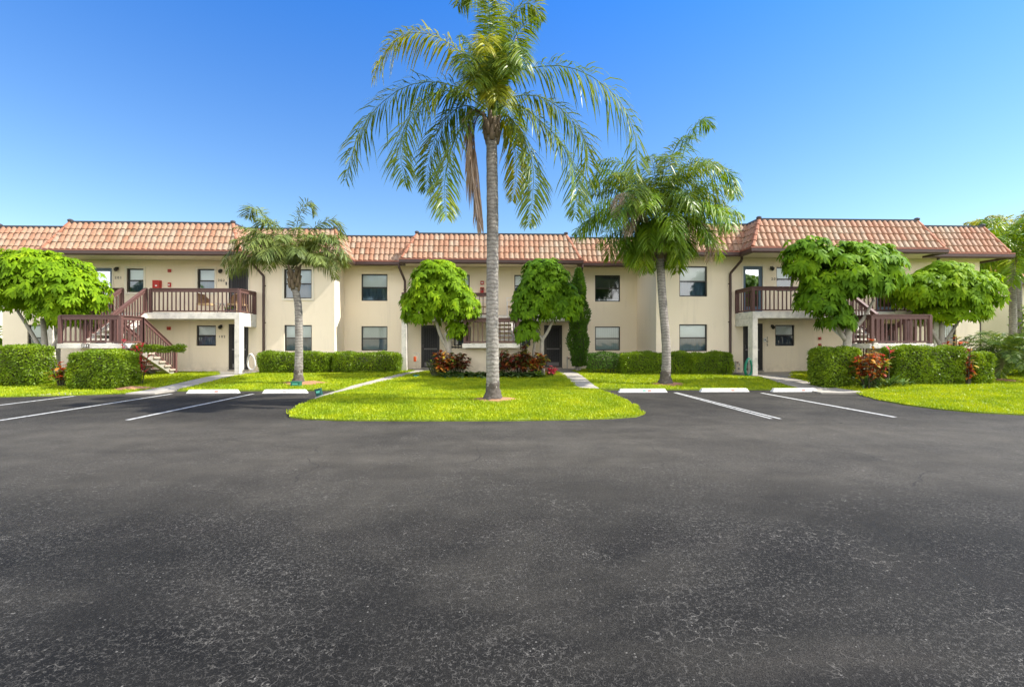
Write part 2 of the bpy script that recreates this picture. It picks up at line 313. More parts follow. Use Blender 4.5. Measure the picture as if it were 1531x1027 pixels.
# ------------------------------------------------------------------ ground, lot, lawns, paths
MB().add([(-400, -300, -0.06), (400, -300, -0.06), (400, 500, -0.06), (-400, 500, -0.06)], [(0, 1, 2, 3)]).build('ground', M['wild'])
tag(bpy.data.objects['ground'], kind='structure')
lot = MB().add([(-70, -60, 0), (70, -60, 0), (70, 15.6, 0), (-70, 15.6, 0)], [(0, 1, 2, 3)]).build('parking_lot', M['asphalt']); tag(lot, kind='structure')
def inside(poly, x, y):
    r = np.zeros(len(x), bool); n = len(poly)
    for i in range(n):
        x0, y0 = poly[i]; x1, y1 = poly[(i + 1) % n]
        c = ((y0 > y) != (y1 > y)) & (x < (x1 - x0) * (y - y0) / (y1 - y0 + 1e-12) + x0); r ^= c
    return r
def sheet(name, poly, mat, lift=0.0, step=0.6, skirt=0.12, kind='structure'):
    """a sheet that follows the lie of the land, with a real edge"""
    P = []
    for i in range(len(poly)):
        a, b = Vector(poly[i]), Vector(poly[(i + 1) % len(poly)]); k = max(1, int((b - a).length / step))
        for j in range(k): P.append(a.lerp(b, j / k))
    nb = len(P); arr = np.array([tuple(p) for p in P])
    gx, gy = np.meshgrid(np.arange(arr[:, 0].min(), arr[:, 0].max(), step), np.arange(arr[:, 1].min(), arr[:, 1].max(), step)); gx, gy = gx.ravel(), gy.ravel()
    ok = inside([tuple(p) for p in P], gx, gy)
    pts = P + [Vector((a, b)) for a, b in zip(gx[ok], gy[ok])]
    vs, _, fs, *_ = geometry.delaunay_2d_cdt(pts, [(i, (i + 1) % nb) for i in range(nb)], [], 1, 1e-4)
    m = MB(); m.add([(v.x, v.y, gz(v.x, v.y) + lift) for v in vs], [tuple(f) for f in fs])
    n = len(P); m.add([(p.x, p.y, gz(p.x, p.y) + lift) for p in P] + [(p.x, p.y, gz(p.x, p.y) + lift - skirt) for p in P], [(i, (i + 1) % n, n + (i + 1) % n, n + i) for i in range(n)])
    return tag(m.build(name, mat), kind=kind)
ISLAND = [(-3.0, 20.4), (-3.35, 18.4), (-3.75, 17.0), (-4.3, 15.6), (-4.55, 14.2), (-4.6, 12.5), (-4.55, 11.2), (-4.42, 10.2), (-4.2, 9.68), (-3.8, 9.38), (-3.0, 9.18), (-1.6, 9.08), (0, 9.04), (1.4, 9.1), (2.3, 9.22), (2.85, 9.42), (3.1, 9.75), (3.2, 10.4), (3.22, 12.0), (3.16, 14.6), (2.66, 14.75), (2.62, 20.4)]
LAWN_L = [(-9.95, 15.0), (-5.1, 15.0), (-4.85, 15.4), (-4.4, 16.6), (-4.0, 17.6), (-3.75, 18.6), (-3.5, 20.4), (-4.2, 22), (-6.9, 22), (-7.0, 20.7), (-10.0, 20.7)]
LAWN_R = [(3.3, 14.9), (9.75, 14.75), (10.1, 17.6), (6.7, 19.3), (6.7, 22), (4.0, 22), (3.32, 20.4)]
LAWN_FL = [(-30, 13.0), (-16, 13.25), (-13.6, 13.55), (-11.9, 14.0), (-10.95, 14.35), (-10.85, 18.8), (-12, 20.7), (-30, 20.7)]
LAWN_FR = [(11.05, 13.75), (10.62, 13.35), (10.15, 12.2), (9.95, 11.0), (10.05, 10.3), (10.4, 9.75), (11.1, 9.35), (12.5, 9.1), (30, 9.0), (30, 26), (21.0, 26), (20.7, 19.3), (12.5, 19.3), (11.15, 17.3)]
LAWNS = [('lawn', p) for p in (ISLAND, LAWN_L, LAWN_R, LAWN_FL, LAWN_FR)]
for nm, p in LAWNS: sheet(nm, p, M['turf'])
def path(name, pts, w, mat=None, lift=0.012):
    l, r = [], []
    for i, p in enumerate(pts):
        d = (Vector(pts[min(i + 1, len(pts) - 1)]) - Vector(pts[max(i - 1, 0)])).normalized(); s = Vector((d.y, -d.x)); ww = w[i] if isinstance(w, list) else w
        l.append(tuple(Vector(p) - s * ww / 2)); r.append(tuple(Vector(p) + s * ww / 2))
    return sheet(name, l + r[::-1], mat or M['concrete'], lift, 0.5)
path('walkway', [(-10.45, 14.15), (-10.42, 16.5), (-10.42, 18.9)], [0.85, 0.8, 0.8])
path('walkway', [(-2.98, 21.9), (-3.2, 20.0), (-3.55, 18.2), (-4.0, 16.9), (-4.55, 15.6), (-4.75, 14.2), (-4.72, 12.6)], [0.95, 0.8, 0.66, 0.55, 0.42, 0.22, 0.16])
path('walkway', [(2.88, 21.9), (2.95, 18.0), (2.97, 14.75)], [0.95, 0.7, 0.62])
path('walkway', [(10.75, 19.2), (10.62, 17.2), (10.36, 13.6)], [1.0, 0.95, 1.3])
sheet('walkway', [(-13.25, 13.7), (-12.3, 13.98), (-12.15, 14.45), (-13.0, 14.4)], M['concrete'], 0.012, 0.4)
sheet('walkway', [(-20.8, 19.25), (-9.95, 19.25), (-9.95, 20.69), (-20.8, 20.69)], M['concrete'], 0.014, 0.8)
sheet('walkway', [(9.9, 17.85), (20.6, 17.85), (20.6, 19.29), (9.9, 19.29)], M['concrete'], 0.014, 0.8)
# grass
def grass():
    Vs, Ts, k = [], [], 0
    for (nm, poly), dens in zip(LAWNS, (1500, 800, 800, 800, 1100)):
        a = np.array(poly); x0, y0 = a.min(0) - 0.03; x1, y1 = a.max(0) + 0.03
        x0, x1 = max(x0, -24), min(x1, 30)
        n = int((x1 - x0) * (y1 - y0) * dens); x = RNG.uniform(x0, x1, n); y = RNG.uniform(y0, y1, n)
        ok = inside(poly, x + RNG.normal(0, 0.035, n) + .03 * np.sin(y * 7), y + RNG.normal(0, 0.035, n) + .03 * np.sin(x * 9) * np.sin(x * 2.3)) & (np.abs(x) < 1.9 * y + 2) & ((np.abs(x) < 1.2 * y + .6) | (RNG.uniform(0, 1, n) < .5))
        x, y = x[ok], y[ok]; n = len(x); z = ground_z(x, y)
        th = RNG.uniform(0, 2 * pi, n); h = RNG.uniform(0.028, 0.062, n); w = RNG.uniform(0.006, 0.012, n) * (1 + y / 16)
        dx, dy = np.cos(th) * w, np.sin(th) * w; lx, ly = RNG.normal(0, 0.022, n), RNG.normal(0, 0.022, n)
        V = np.stack([np.stack([x - dx, y - dy, z - .004], 1), np.stack([x + dx, y + dy, z - .004], 1), np.stack([x + lx, y + ly, z + h], 1)], 1).reshape(-1, 3)
        Vs.append(V); Ts.append(np.arange(n * 3).reshape(-1, 3) + k); k += n * 3
    tag(tri_mesh('grass', np.concatenate(Vs), np.concatenate(Ts), M['grass']), 'short bright lime green mown grass', 'grass', kind='stuff')
grass()
# stall lines
def stall_line(pts, w):
    m = MB()
    for x0, y0, x1, y1 in pts: m.add([(x0 - w / 2, y0, 0.004), (x1 - w / 2, y1, 0.004), (x1 + w / 2, y1, 0.004), (x0 + w / 2, y0, 0.004)], [(3, 2, 1, 0)])
    return tag(m.build('stall_line', M['line_paint']), kind='structure')
stall_line([(-9.66, 9.3, -9.62, 14.25)], 0.10)
stall_line([(-7.21, 9.43, -7.21, 14.2)], 0.10)
stall_line([(-12.06, 9.3, -12.02, 13.8)], 0.10)
stall_line([(5.66, 9.12, 5.52, 14.15), (5.49, 9.15, 5.44, 14.1)], 0.06)
stall_line([(8.12, 9.25, 8.04, 13.9)], 0.10)
# mulch
def mulch(x, y, rx, ry):
    n = 40; rnd = [1 + 0.16 * math.sin(3 * a + x) + 0.1 * math.sin(7 * a) for a in np.linspace(0, 2 * pi, n, endpoint=False)]
    vs = [(x, y, gz(x, y) + 0.07)]
    for ring, h in ((0.6, 0.055), (1.0, 0.006)):
        for k in range(n):
            a = 2 * pi * k / n; px, py = x + rx * ring * rnd[k] * math.cos(a), y + ry * ring * rnd[k] * math.sin(a); vs.append((px, py, gz(px, py) + h))
    fs = [(0, 1 + k, 1 + (k + 1) % n) for k in range(n)] + [(1 + k, 1 + n + k, 1 + n + (k + 1) % n, 1 + (k + 1) % n) for k in range(n)]
    tag(MB().add(vs, fs).build('mulch', M['mulch'], smooth=True), kind='structure')
mulch(-0.02, 11.6, 0.56, 0.34); mulch(-6.6, 16.3, 0.75, 0.42); mulch(5.95, 15.85, 0.55, 0.35); mulch(-11.55, 15.3, 0.6, 0.35); mulch(17.4, 15.7, 0.7, 0.5)
mb = [(-2.9, 18.3), (-2.0, 17.3), (-0.2, 17.15), (1.6, 17.2), (2.5, 17.6), (2.5, 20.6), (-2.75, 20.6)]
sheet('garden_bed', mb, M['twig'], 0.02, 0.5)

# ------------------------------------------------------------------ the apartment building
X0 = -0.17; DL, DR, DC = 20.7, 19.3, 22.0; FL1, FL2, EAVE, TOP = 0.33, 2.75, 5.04, 6.46
B = thing('apartment_building', (X0, DC, 0.3), 'long cream two storey apartment building with terracotta mansard roof and balconies', 'apartment building')
def wall_panel(x0, x1, z0, z1, y, holes, depth=0.11, mb=None):
    """front wall in the plane y facing the lot, with real openings and reveals"""
    m = mb or MB(); xs = sorted({x0, x1} | {h[0] for h in holes} | {h[1] for h in holes}); zs = sorted({z0, z1} | {h[2] for h in holes} | {h[3] for h in holes})
    for i in range(len(xs) - 1):
        for j in range(len(zs) - 1):
            a, b = (xs[i] + xs[i + 1]) / 2, (zs[j] + zs[j + 1]) / 2
            if any(h[0] < a < h[1] and h[2] < b < h[3] for h in holes): continue
            m.add([(xs[i], y, zs[j]), (xs[i + 1], y, zs[j]), (xs[i + 1], y, zs[j + 1]), (xs[i], y, zs[j + 1])], [(0, 1, 2, 3)])
    for a, b, c, d in holes:
        e = y + depth + 0.35
        m.add([(a, y, c), (b, y, c), (b, y, d), (a, y, d), (a, e, c), (b, e, c), (b, e, d), (a, e, d)], [(0, 4, 5, 1), (1, 5, 6, 2), (2, 6, 7, 3), (3, 7, 4, 0)])
    return m
def add_window(x0, x1, z0, z1, y, kind='blind', trim=False, split=0.5):
    yf = y + 0.05; m = MB(); w = 0.045
    m.box(x0, x0 + w, yf, yf + 0.06, z0, z1); m.box(x1 - w, x1, yf, yf + 0.06, z0, z1)
    m.box(x0 + w, x1 - w, yf, yf + 0.06, z1 - w, z1); m.box(x0 + w, x1 - w, yf, yf + 0.06, z0, z0 + w)
    zm = z0 + (z1 - z0) * split; m.box(x0 + w, x1 - w, yf - 0.01, yf + 0.05, zm - 0.025, zm + 0.025)
    win = m.build('window', M['bronze'], B)
    MB().add([(x0 + w, yf + 0.035, zm), (x1 - w, yf + 0.035, zm), (x1 - w, yf + 0.035, z1 - w), (x0 + w, yf + 0.035, z1 - w)], [(0, 1, 2, 3)]).build('pane', M['glass'], win)
    MB().add([(x0 + w, yf + 0.025, z0 + w), (x1 - w, yf + 0.025, z0 + w), (x1 - w, yf + 0.025, zm), (x0 + w, yf + 0.025, zm)], [(0, 1, 2, 3)]).build('pane', M['glass_screen'], win)
    b = MB(); yb = yf + 0.085
    if kind == 'blind':       # horizontal slats
        n = int((z1 - z0) / 0.055)
        for i in range(n):
            z = z0 + (i + .5) * (z1 - z0) / n; b.add([(x0, yb - 0.012, z - 0.03), (x1, yb - 0.012, z - 0.03), (x1, yb + 0.012, z + 0.026), (x0, yb + 0.012, z + 0.026)], [(0, 1, 2, 3)])
        b.build('blind', M['blind'], win)
    elif kind == 'vertical':
        n = int((x1 - x0) / 0.09)
        for i in range(n):
            x = x0 + (i + .5) * (x1 - x0) / n; b.add([(x - 0.05, yb - 0.015, z0), (x + 0.046, yb + 0.015, z0), (x + 0.046, yb + 0.015, z1), (x - 0.05, yb - 0.015, z1)], [(0, 1, 2, 3)])
        b.build('blind', M['blind'], win)
    else:                     # half lowered shade over a dim curtain
        n = 14; zz = z0 + (z1 - z0) * (0.52 if kind == 'half' else 0.1)
        b.add([(x0, yb, zz), (x1, yb, zz), (x1, yb, z1), (x0, yb, z1)], [(0, 1, 2, 3)]); b.build('shade', M['blind'] if kind == 'half' else M['room'], win)
        c = MB()
        for i in range(n):
            xa, xb = x0 + i * (x1 - x0) / n, x0 + (i + 1) * (x1 - x0) / n; o = 0.03 * (i % 2)
            c.add([(xa, yb + 0.06 + o, z0), (xb, yb + 0.09 - o, z0), (xb, yb + 0.09 - o, z1), (xa, yb + 0.06 + o, z1)], [(0, 1, 2, 3)])
        c.build('curtain', M['curtain'], win)
    MB().add([(x0 - .1, y + 0.44, z0 - .1), (x1 + .1, y + 0.44, z0 - .1), (x1 + .1, y + 0.44, z1 + .1), (x0 - .1, y + 0.44, z1 + .1)], [(0, 1, 2, 3)]).build('room_backdrop', M['room'], win)
    if trim:
        t = MB(); k = 0.09; t.box(x0 - k, x0, y - 0.025, y + 0.04, z0 - k, z1 + k); t.box(x1, x1 + k, y - 0.025, y + 0.04, z0 - k, z1 + k)
        t.box(x0, x1, y - 0.022, y + 0.04, z1, z1 + k); t.box(x0, x1, y - 0.03, y + 0.04, z0 - k, z0); t.build('trim', M['trim'], win)
def add_door(x0, x1, z0, z1, y, kind='screen', handle=1, trim=False):
    m = MB(); w = 0.055; yf = y + 0.03; fm = M['blue_frame'] if kind == 'storm' else M['bronze']
    for a, b, c, d in ((x0, x0 + w, z0, z1), (x1 - w, x1, z0, z1), (x0 + w, x1 - w, z1 - w, z1), (x0 + w, x1 - w, z0, z0 + 0.05)): m.box(a, b, yf, yf + 0.07, c, d)
    zm = z0 + (z1 - z0) * 0.44; i0, i1 = x0 + w, x1 - w
    for a, b, c, d in ((i0, i0 + .07, z0 + .05, z1 - w), (i1 - .07, i1, z0 + .05, z1 - w), (i0 + .07, i1 - .07, z1 - w - .08, z1 - w), (i0 + .07, i1 - .07, z0 + .05, z0 + .26)): m.box(a, b, yf + .015, yf + .055, c, d)
    D = m.build('door', fm, B)
    pm = MB().add([(i0 + .07, yf + .035, z0 + .26), (i1 - .07, yf + .035, z0 + .26), (i1 - .07, yf + .035, z1 - w - .08), (i0 + .07, yf + .035, z1 - w - .08)], [(0, 1, 2, 3)])
    pm.build('screen' if kind == 'screen' else 'pane', M['mesh'] if kind == 'screen' else M['glass_door'], D)
    MB().box(x0, x1, yf + 0.12, yf + 0.15, z0, z1).build('inner_door', M['room'], D)
    if kind == 'screen':
        r = MB().box(i0 + .07, i1 - .07, yf + .005, yf + .034, zm - .03, zm + .03); r.build('mid_rail', M['bar'], D)
        k = MB().box(i0 + .10, i1 - .10, yf + .004, yf + .014, z0 + .08, z0 + .24); k.build('kick_plate', M['bar'], D)
        g = MB()
        for q in range(1, 6):
            xx = i0 + .07 + q * (i1 - i0 - .14) / 6; g.box(xx - .006, xx + .006, yf + .02, yf + .032, z0 + .26, z1 - w - .08)
        g.build('grille', M['bronze'], D)
    hx = i1 - .035 if handle > 0 else i0 + .035
    MB().tube([(hx, yf - .0, zm + .08), (hx, yf - .035, zm + .08), (hx, yf - .035, zm + .20), (hx, yf - .0, zm + .20)], 0.009, 6).build('handle', M['bar'], D)
    MB().box(x0 - .02, x1 + .02, y - .05, y + .03, z0 - .04, z0 - .002).build('threshold', M['concrete'], D)
    if trim:
        t = MB(); k = 0.06; t.box(x0 - k, x0, y - 0.02, y + 0.03, z0, z1 + k); t.box(x1, x1 + k, y - 0.02, y + 0.03, z0, z1 + k); t.box(x0, x1, y - 0.018, y + 0.03, z1, z1 + k); t.build('trim', M['trim'], D)
# openings, mirrored about the building's axis
def wing(s, D):
    def xr(a, b): return (X0 + s * a, X0 + s * b) if s > 0 else (X0 - b, X0 - a)
    W = [('win', 7.84, 9.02, 1.17, 2.30, 'half'), ('win', 7.84, 9.02, 3.46, 4.73, 'half'), ('win', 18.87, 19.81, 1.17, 2.30, 'vertical'), ('win', 18.87, 19.81, 3.46, 4.73, 'half'),
         ('small', 11.93, 12.76, 1.40, 2.28, 'half'), ('small', 15.0, 15.7, 1.40, 2.28, 'blind'), ('win', 11.98, 12.70, 3.70, 4.72, 'half'), ('win', 14.97, 15.67, 3.70, 4.72, 'half'),
         ('door', 10.55, 11.40, FL1 + .04, 2.34, 'screen'), ('door', 16.29, 17.12, FL1 + .04, 2.34, 'screen'), ('door', 10.55, 11.38, FL2 + .04, 4.74, 'screen' if s < 0 else 'storm'), ('door', 16.29, 17.12, FL2 + .04, 4.74, 'storm')]
    holes = [(*xr(a, b), c, d) for _, a, b, c, d, _ in W]
    m = wall_panel(*xr(6.86, 20.84), -0.05, EAVE + .05, D, holes)
    xi, xo = X0 + s * 6.86, X0 + s * 20.84
    m.add([(xi, D, -.05), (xi, DC, -.05), (xi, DC, EAVE + .05), (xi, D, EAVE + .05)], [(0, 1, 2, 3) if s < 0 else (3, 2, 1, 0)])
    m.add([(xo, D, -.05), (xo, 31, -.05), (xo, 31, EAVE + .05), (xo, D, EAVE + .05)], [(0, 1, 2, 3) if s > 0 else (3, 2, 1, 0)])
    m.build('wall', M['stucco'], B)
    for k, a, b, c, d, st in W:
        x0, x1 = xr(a, b)
        if k == 'door': add_door(x0, x1, c, d, D, st, 1 if s < 0 else -1, trim=c > 2)
        else: add_window(x0, x1, c, d, D, st, trim=(c > 3 and s < 0))
wing(-1, DL); wing(1, DR)
CW = [('win', 4.87, 6.07, 1.17, 2.30, ('blind', 'vertical')), ('win', 4.87, 6.07, 3.48, 4.73, ('half', 'dim')), ('win', 1.05, 1.75, 3.70, 4.72, ('half', 'half')), ('small', 1.0, 1.8, 1.40, 2.28, ('half', 'half')),
      ('door', 2.45, 3.31, FL1 + .04, 2.36, ('screen', 'screen')), ('door', 2.45, 3.31, FL2 + .04, 4.74, ('screen', 'screen'))]
m = wall_panel(X0 - 6.858, X0 + 6.858, -.05, EAVE + .05, DC, [((X0 + s * a, X0 + s * b) if s > 0 else (X0 - b, X0 - a)) + (c, d) for s in (-1, 1) for _, a, b, c, d, _ in CW])
m.add([(X0 - 20.84, 31, -.05), (X0 + 20.84, 31, -.05), (X0 + 20.84, 31, EAVE), (X0 - 20.84, 31, EAVE)], [(3, 2, 1, 0)]); m.build('wall', M['stucco'], B)
for si, s in enumerate((-1, 1)):
    for k, a, b, c, d, st in CW:
        x0, x1 = (X0 + s * a, X0 + s * b) if s > 0 else (X0 - b, X0 - a)
        if k == 'door': add_door(x0, x1, c, d, DC, st[si], s)
        else: add_window(x0, x1, c, d, DC, st[si])
# roof
EP = [(-21.48, 31.6), (-21.48, DL - .6), (-17.8, DL - .6), (-17.8, DL - 1.46), (-10.15, DL - 1.46), (-10.15, DL - .6), (-6.25, DL - .6), (-6.25, DC - .6), (-3.95, DC - .6), (-3.95, DC - 1.22),
      (3.95, DC - 1.22), (3.95, DC - .6), (6.25, DC - .6), (6.25, DR - .6), (10.15, DR - .6), (10.15, DR - 1.46), (17.8, DR - 1.46), (17.8, DR - .6), (21.48, DR - .6), (21.48, 31.6)]
EP = [Vector((x + X0, y)) for x, y in EP]
def offset(poly, d):
    out = []; n = len(poly)
    for i in range(n):
        a, b, c = poly[i - 1], poly[i], poly[(i + 1) % n]; d1, d2 = (b - a).normalized(), (c - b).normalized()
        n1, n2 = Vector((-d1.y, d1.x)), Vector((-d2.y, d2.x)); k = (n1 + n2); out.append(b + k * (d / max(0.2, k.dot(n1))))
    return out
RUN = 0.56; RP = offset(EP, RUN)         # the outline runs counter-clockwise, so its left side is inside
ROOF = MB(); nE = len(EP)
fs = geometry.delaunay_2d_cdt(EP, [(i, (i + 1) % nE) for i in range(nE)], [], 1, 1e-4)
ROOF.add([(v.x, v.y, EAVE + .06) for v in fs[0]], [tuple(f)[::-1] for f in fs[2]]); roof = ROOF.build('roof', M['soffit'], B)
fs = geometry.delaunay_2d_cdt(RP, [(i, (i + 1) % nE) for i in range(nE)], [], 1, 1e-4)
MB().add([(v.x, v.y, TOP - .03) for v in fs[0]], [tuple(f) for f in fs[2]]).build('flat_roof', M['cap'], roof)
def sweep(poly, prof, closed=True):
    """profile (outward offset, height) carried round the outline with mitred corners"""
    rows = [offset(poly, -o) for o, _ in prof]; n = len(poly); m = MB(); k = len(prof)
    vs = [(rows[j][i].x, rows[j][i].y, prof[j][1]) for i in range(n) for j in range(k)]
    m.add(vs, [(i * k + j, ((i + 1) % n) * k + j, ((i + 1) % n) * k + (j + 1) % k, i * k + (j + 1) % k) for i in range(n) for j in range(k)]); return m
sweep(EP, [(-0.03, EAVE - .02), (0.09, EAVE - .02), (0.12, EAVE + .03), (0.12, EAVE + .14), (0.10, EAVE + .14), (-0.03, EAVE + .14)]).build('gutter', M['gutter'], roof)
sweep(EP, [(-0.06, EAVE + .145), (0.125, EAVE + .145), (0.125, EAVE + .195), (-0.06, EAVE + .225)]).build('drip_edge', M['lip'], roof)
sweep(RP, [(-0.10, TOP - .05), (0.05, TOP - .05), (0.06, TOP + .045), (-0.10, TOP + .05)]).build('ridge_cap', M['cap'], roof)
def mansard():
    Z0, Z1 = EAVE + .20, TOP - .02; sl = math.hypot(RUN, Z1 - Z0); rows = 4; ex = sl / rows; pitch = 0.225
    prof = [(0, 0), (.06, .026), (.20, .046), (.40, .054), (.60, .046), (.75, .022), (.82, 0), (1.0, 0)]
    m = MB(); under = MB()
    for i in range(nE):
        a, b = EP[i], EP[(i + 1) % nE]
        if min(a.y, b.y) > 31: continue
        d = (b - a); L = d.length; d.normalize(); nin = Vector((-d.y, d.x)); dv = Vector((d.x, d.y, 0)); sv = Vector((nin.x * RUN, nin.y * RUN, Z1 - Z0)) / sl; nv = Vector((-nin.x * (Z1 - Z0), -nin.y * (Z1 - Z0), RUN)) / sl
        u0t, u1t = (RP[i] - a).dot(d), (RP[(i + 1) % nE] - a).dot(d); org = Vector((a.x, a.y, Z0))
        def P3(u, v, h): return org + dv * u + sv * v + nv * h
        under.add([P3(0, 0, -.02), P3(L, 0, -.02), P3(u1t, sl, -.02), P3(u0t, sl, -.02)], [(0, 1, 2, 3)])
        for r in range(rows):
            v0, v1 = r * ex, (r + 1) * ex + 0.04; nt_ = int(L / pitch) + 6
            for q in range(-3, nt_):
                ul = [(q + s) * pitch + 0.01 * math.sin(r * 3.1) for s, _ in prof]; lo0, hi0 = u0t * v0 / sl, L + (u1t - L) * v0 / sl; lo1, hi1 = u0t * v1 / sl, L + (u1t - L) * v1 / sl
                if ul[-1] <= min(lo0, lo1) or ul[0] >= max(hi0, hi1): continue
                k = len(prof); jit = random.uniform(-.004, .004)
                bot = [P3(min(max(u, lo0), hi0), v0, h + .030 + jit) for u, (_, h) in zip(ul, prof)]
                top = [P3(min(max(u, lo1), hi1), v1, h * .9 + jit * .5) for u, (_, h) in zip(ul, prof)]
                lip = [P3(min(max(u, lo0), hi0), v0 + .006, 0.0) for u in ul]
                m.add(lip + bot + top, [(j, j + 1, k + j + 1, k + j) for j in range(k - 1)] + [(k + j, k + j + 1, 2 * k + j + 1, 2 * k + j) for j in range(k - 1)])
    m.build('roof_tiles', M['roof_tile'], roof); under.build('roof_underlay', M['hip'], roof)
    for i in range(nE):
        h = MB(); p, c, n = EP[i - 1], EP[i], EP[(i + 1) % nE]; cr = (c - p).normalized().cross((n - c).normalized())
        if cr > 0.2 and c.y < 31:
            a3, b3 = Vector((c.x, c.y, Z0 + .03)), Vector((RP[i].x, RP[i].y, Z1 + .01))
            for k in range(5): h.tube([a3.lerp(b3, k / 5), a3.lerp(b3, (k + 1.12) / 5)], [0.085, 0.065], 8)
            h.build('hip', M['hip'], roof)
            MB().lathe((RP[i].x, RP[i].y, TOP + .03), [(.09, 0), (.10, .03), (.10, .07), (.05, .10)], 10).build('ridge_knob', M['cap'], roof)
    for i in range(nE):
        v = MB(); p, c, n = EP[i - 1], EP[i], EP[(i + 1) % nE]; cr = (c - p).normalized().cross((n - c).normalized())
        if cr < -0.2: v.bar(Vector((c.x, c.y, Z0 + .045)), Vector((RP[i].x, RP[i].y, Z1 + .03)), 0.05, 0.03); v.build('valley_flashing', M['gutter'], roof)
mansard()
# downspouts
def downspout(x, yw, yo, shift, ztop=EAVE, zbot=0.35):
    t = MB(); w = 0.085
    pts = [(x + shift, yo, ztop), (x + shift, yo, ztop - .14), (x, yw - .06, ztop - .62), (x, yw - .06, zbot)]
    for a, b in zip(pts[:-1], pts[1:]): t.bar(a, b, w, w) if abs(a[2] - b[2]) < abs(a[1] - b[1]) + abs(a[0] - b[0]) else t.tube([a, b], w * .62, 8)
    d = t.build('downspout', M['gutter'], B)
    for z in (4.0, 2.4, 1.1): MB().box(x - .075, x + .075, yw - .012, yw - .001, z - .02, z + .02).build('strap', M['gutter'], d)
downspout(X(395, DL), DL, DL - .55, -.25); downspout(X(1091, DR), DR, DR - .55, .22); downspout(X(605, DC) + .02, DC, DC - 1.1, -.06)
downspout(X(1366, DR), DR, DR - .55, .55); downspout(X0 + 4.12, DC, DC - 1.1, -.06)
# balconies, columns and railings
UNIT = {}
def baluster_mesh(h):
    k = round(h, 2)
    if k not in UNIT:
        b = MB().box(-.018, .018, -.018, .018, 0, h); me = bpy.data.meshes.new('baluster'); me.from_pydata(b.v, [], b.f); me.materials.append(M['rail']); UNIT[k] = me
    return UNIT[k]
def railing(a, b, parent, p0=True, p1=True, h=0.95, gap=0.163, lead=0.0):
    a, b = Vector(a), Vector(b); m = MB(); up = Vector((0, 0, 1))
    m.bar(a + up * (h - .06), b + up * (h - .06), 0.05, 0.13); m.bar(a + up * (h + .015), b + up * (h + .015), 0.12, 0.03); m.bar(a + up * .06, b + up * .06, 0.045, 0.05)
    for f, p in ((p0, a), (p1, b)):
        if f: m.box(p.x - .05, p.x + .05, p.y - .05, p.y + .05, p.z, p.z + h - .002)
    r = m.build('railing', M['rail'], parent); off = wloc(r); L = (b - a).length; n = max(1, int(L / gap)); me = baluster_mesh(h - .19)
    for i in range(1, n): link('baluster', me, r, a.lerp(b, i / n) + up * .08 - off)
    return r
def slab(x0, x1, y0, y1, z0, z1, name='balcony_slab', parent=B, mat='white_concrete', bevel=0.01):
    return MB().box(x0, x1, y0, y1, z0, z1).build(name, M[mat], parent, bevel=bevel)
def wing_balcony(s, D, yb, opening):
    a, b = sorted((X0 + s * 10.2, X0 + s * 17.72))
    slab(a, b, yb, D - .002, 2.49, FL2)
    for x in (a, b):
        xa, xb = (x, x + .2) if x == a else (x - .2, x)
        slab(xa, xb, yb + .002, D - .004, 2.2, 2.489, 'beam'); slab(xa - .003, xb + .003, yb - .003, yb + .34, FL1 - .25, 2.199, 'column')
    o0, o1 = opening
    railing((a + .05, D - .05, FL2), (a + .05, yb + .06, FL2), B); railing((b - .05, yb + .06, FL2), (b - .05, D - .05, FL2), B)
    railing((a + .05, yb + .06, FL2), (o0 - .05, yb + .06, FL2), B, False); railing((o1 + .05, yb + .06, FL2), (b - .05, yb + .06, FL2), B, True, False)
YBL, YBR, YBC = DL - 1.36, DR - 1.36, DC - 1.36
SXL, SXC, SXR = X0 - 13.8, X0, X0 + 13.86
wing_balcony(-1, DL, YBL, (SXL - 1.05, SXL)); wing_balcony(1, DR, YBR, (SXR - 1.05, SXR))
slab(X0 - 3.95, X0 + 3.95, YBC, DC - .002, 2.49, FL2)
for s in (-1, 1):
    xa, xb = sorted((X0 + s * 3.72, X0 + s * 3.95)); slab(xa, xb, YBC - .003, YBC + .25, FL1 - .25, 2.489, 'column')
    x = X0 + s * 3.9; railing((x, DC - .05, FL2), (x, YBC + .06, FL2), B)
railing((X0 - 3.9, YBC + .06, FL2), (SXC - .05, YBC + .06, FL2), B, False); railing((SXC + 1.10, YBC + .06, FL2), (X0 + 3.9, YBC + .06, FL2), B, True, False)
slab(X0 - 3.9, X0 + 3.9, YBC + .1, DC - .003, FL1 - .3, FL1 - .01, 'porch_slab', mat='concrete')
# house numbers
def lettering(txt, x, y, z, size, mat, parent, name='house_number', vertical=False):
    for i, ch in enumerate(txt):
        c = bpy.data.curves.new('t', 'FONT'); c.body = ch; c.size = size; c.extrude = 0.006; c.align_x = 'CENTER'
        o = bpy.data.objects.new('t', c); COL.objects.link(o); bpy.context.view_layer.update(); me = bpy.data.meshes.new_from_object(o); bpy.data.objects.remove(o)
        me.materials.clear(); me.materials.append(mat); me.name = name
        ob = link(name, me, parent); ob.rotation_euler = (pi / 2, 0, 0)
        ob.location = Vector((x + (0 if vertical else (i - (len(txt) - 1) / 2) * size * .72), y - .008, z - (i * size * .95 if vertical else 0))) - wloc(parent)
def put(px, py, Y): return at(px, py, Y)
for txt, px, py, D, v in (('201', 177, 417, DL, 0), ('202', 331, 421, DL, 0), ('102', 332, 505, DL, 0), ('205', 1158, 419, DR, 0), ('105', 1147, 507, DR, 1)):
    p = put(px, py, D); lettering(txt, p.x, D, p.z, 0.15, M['number'], B, vertical=bool(v))

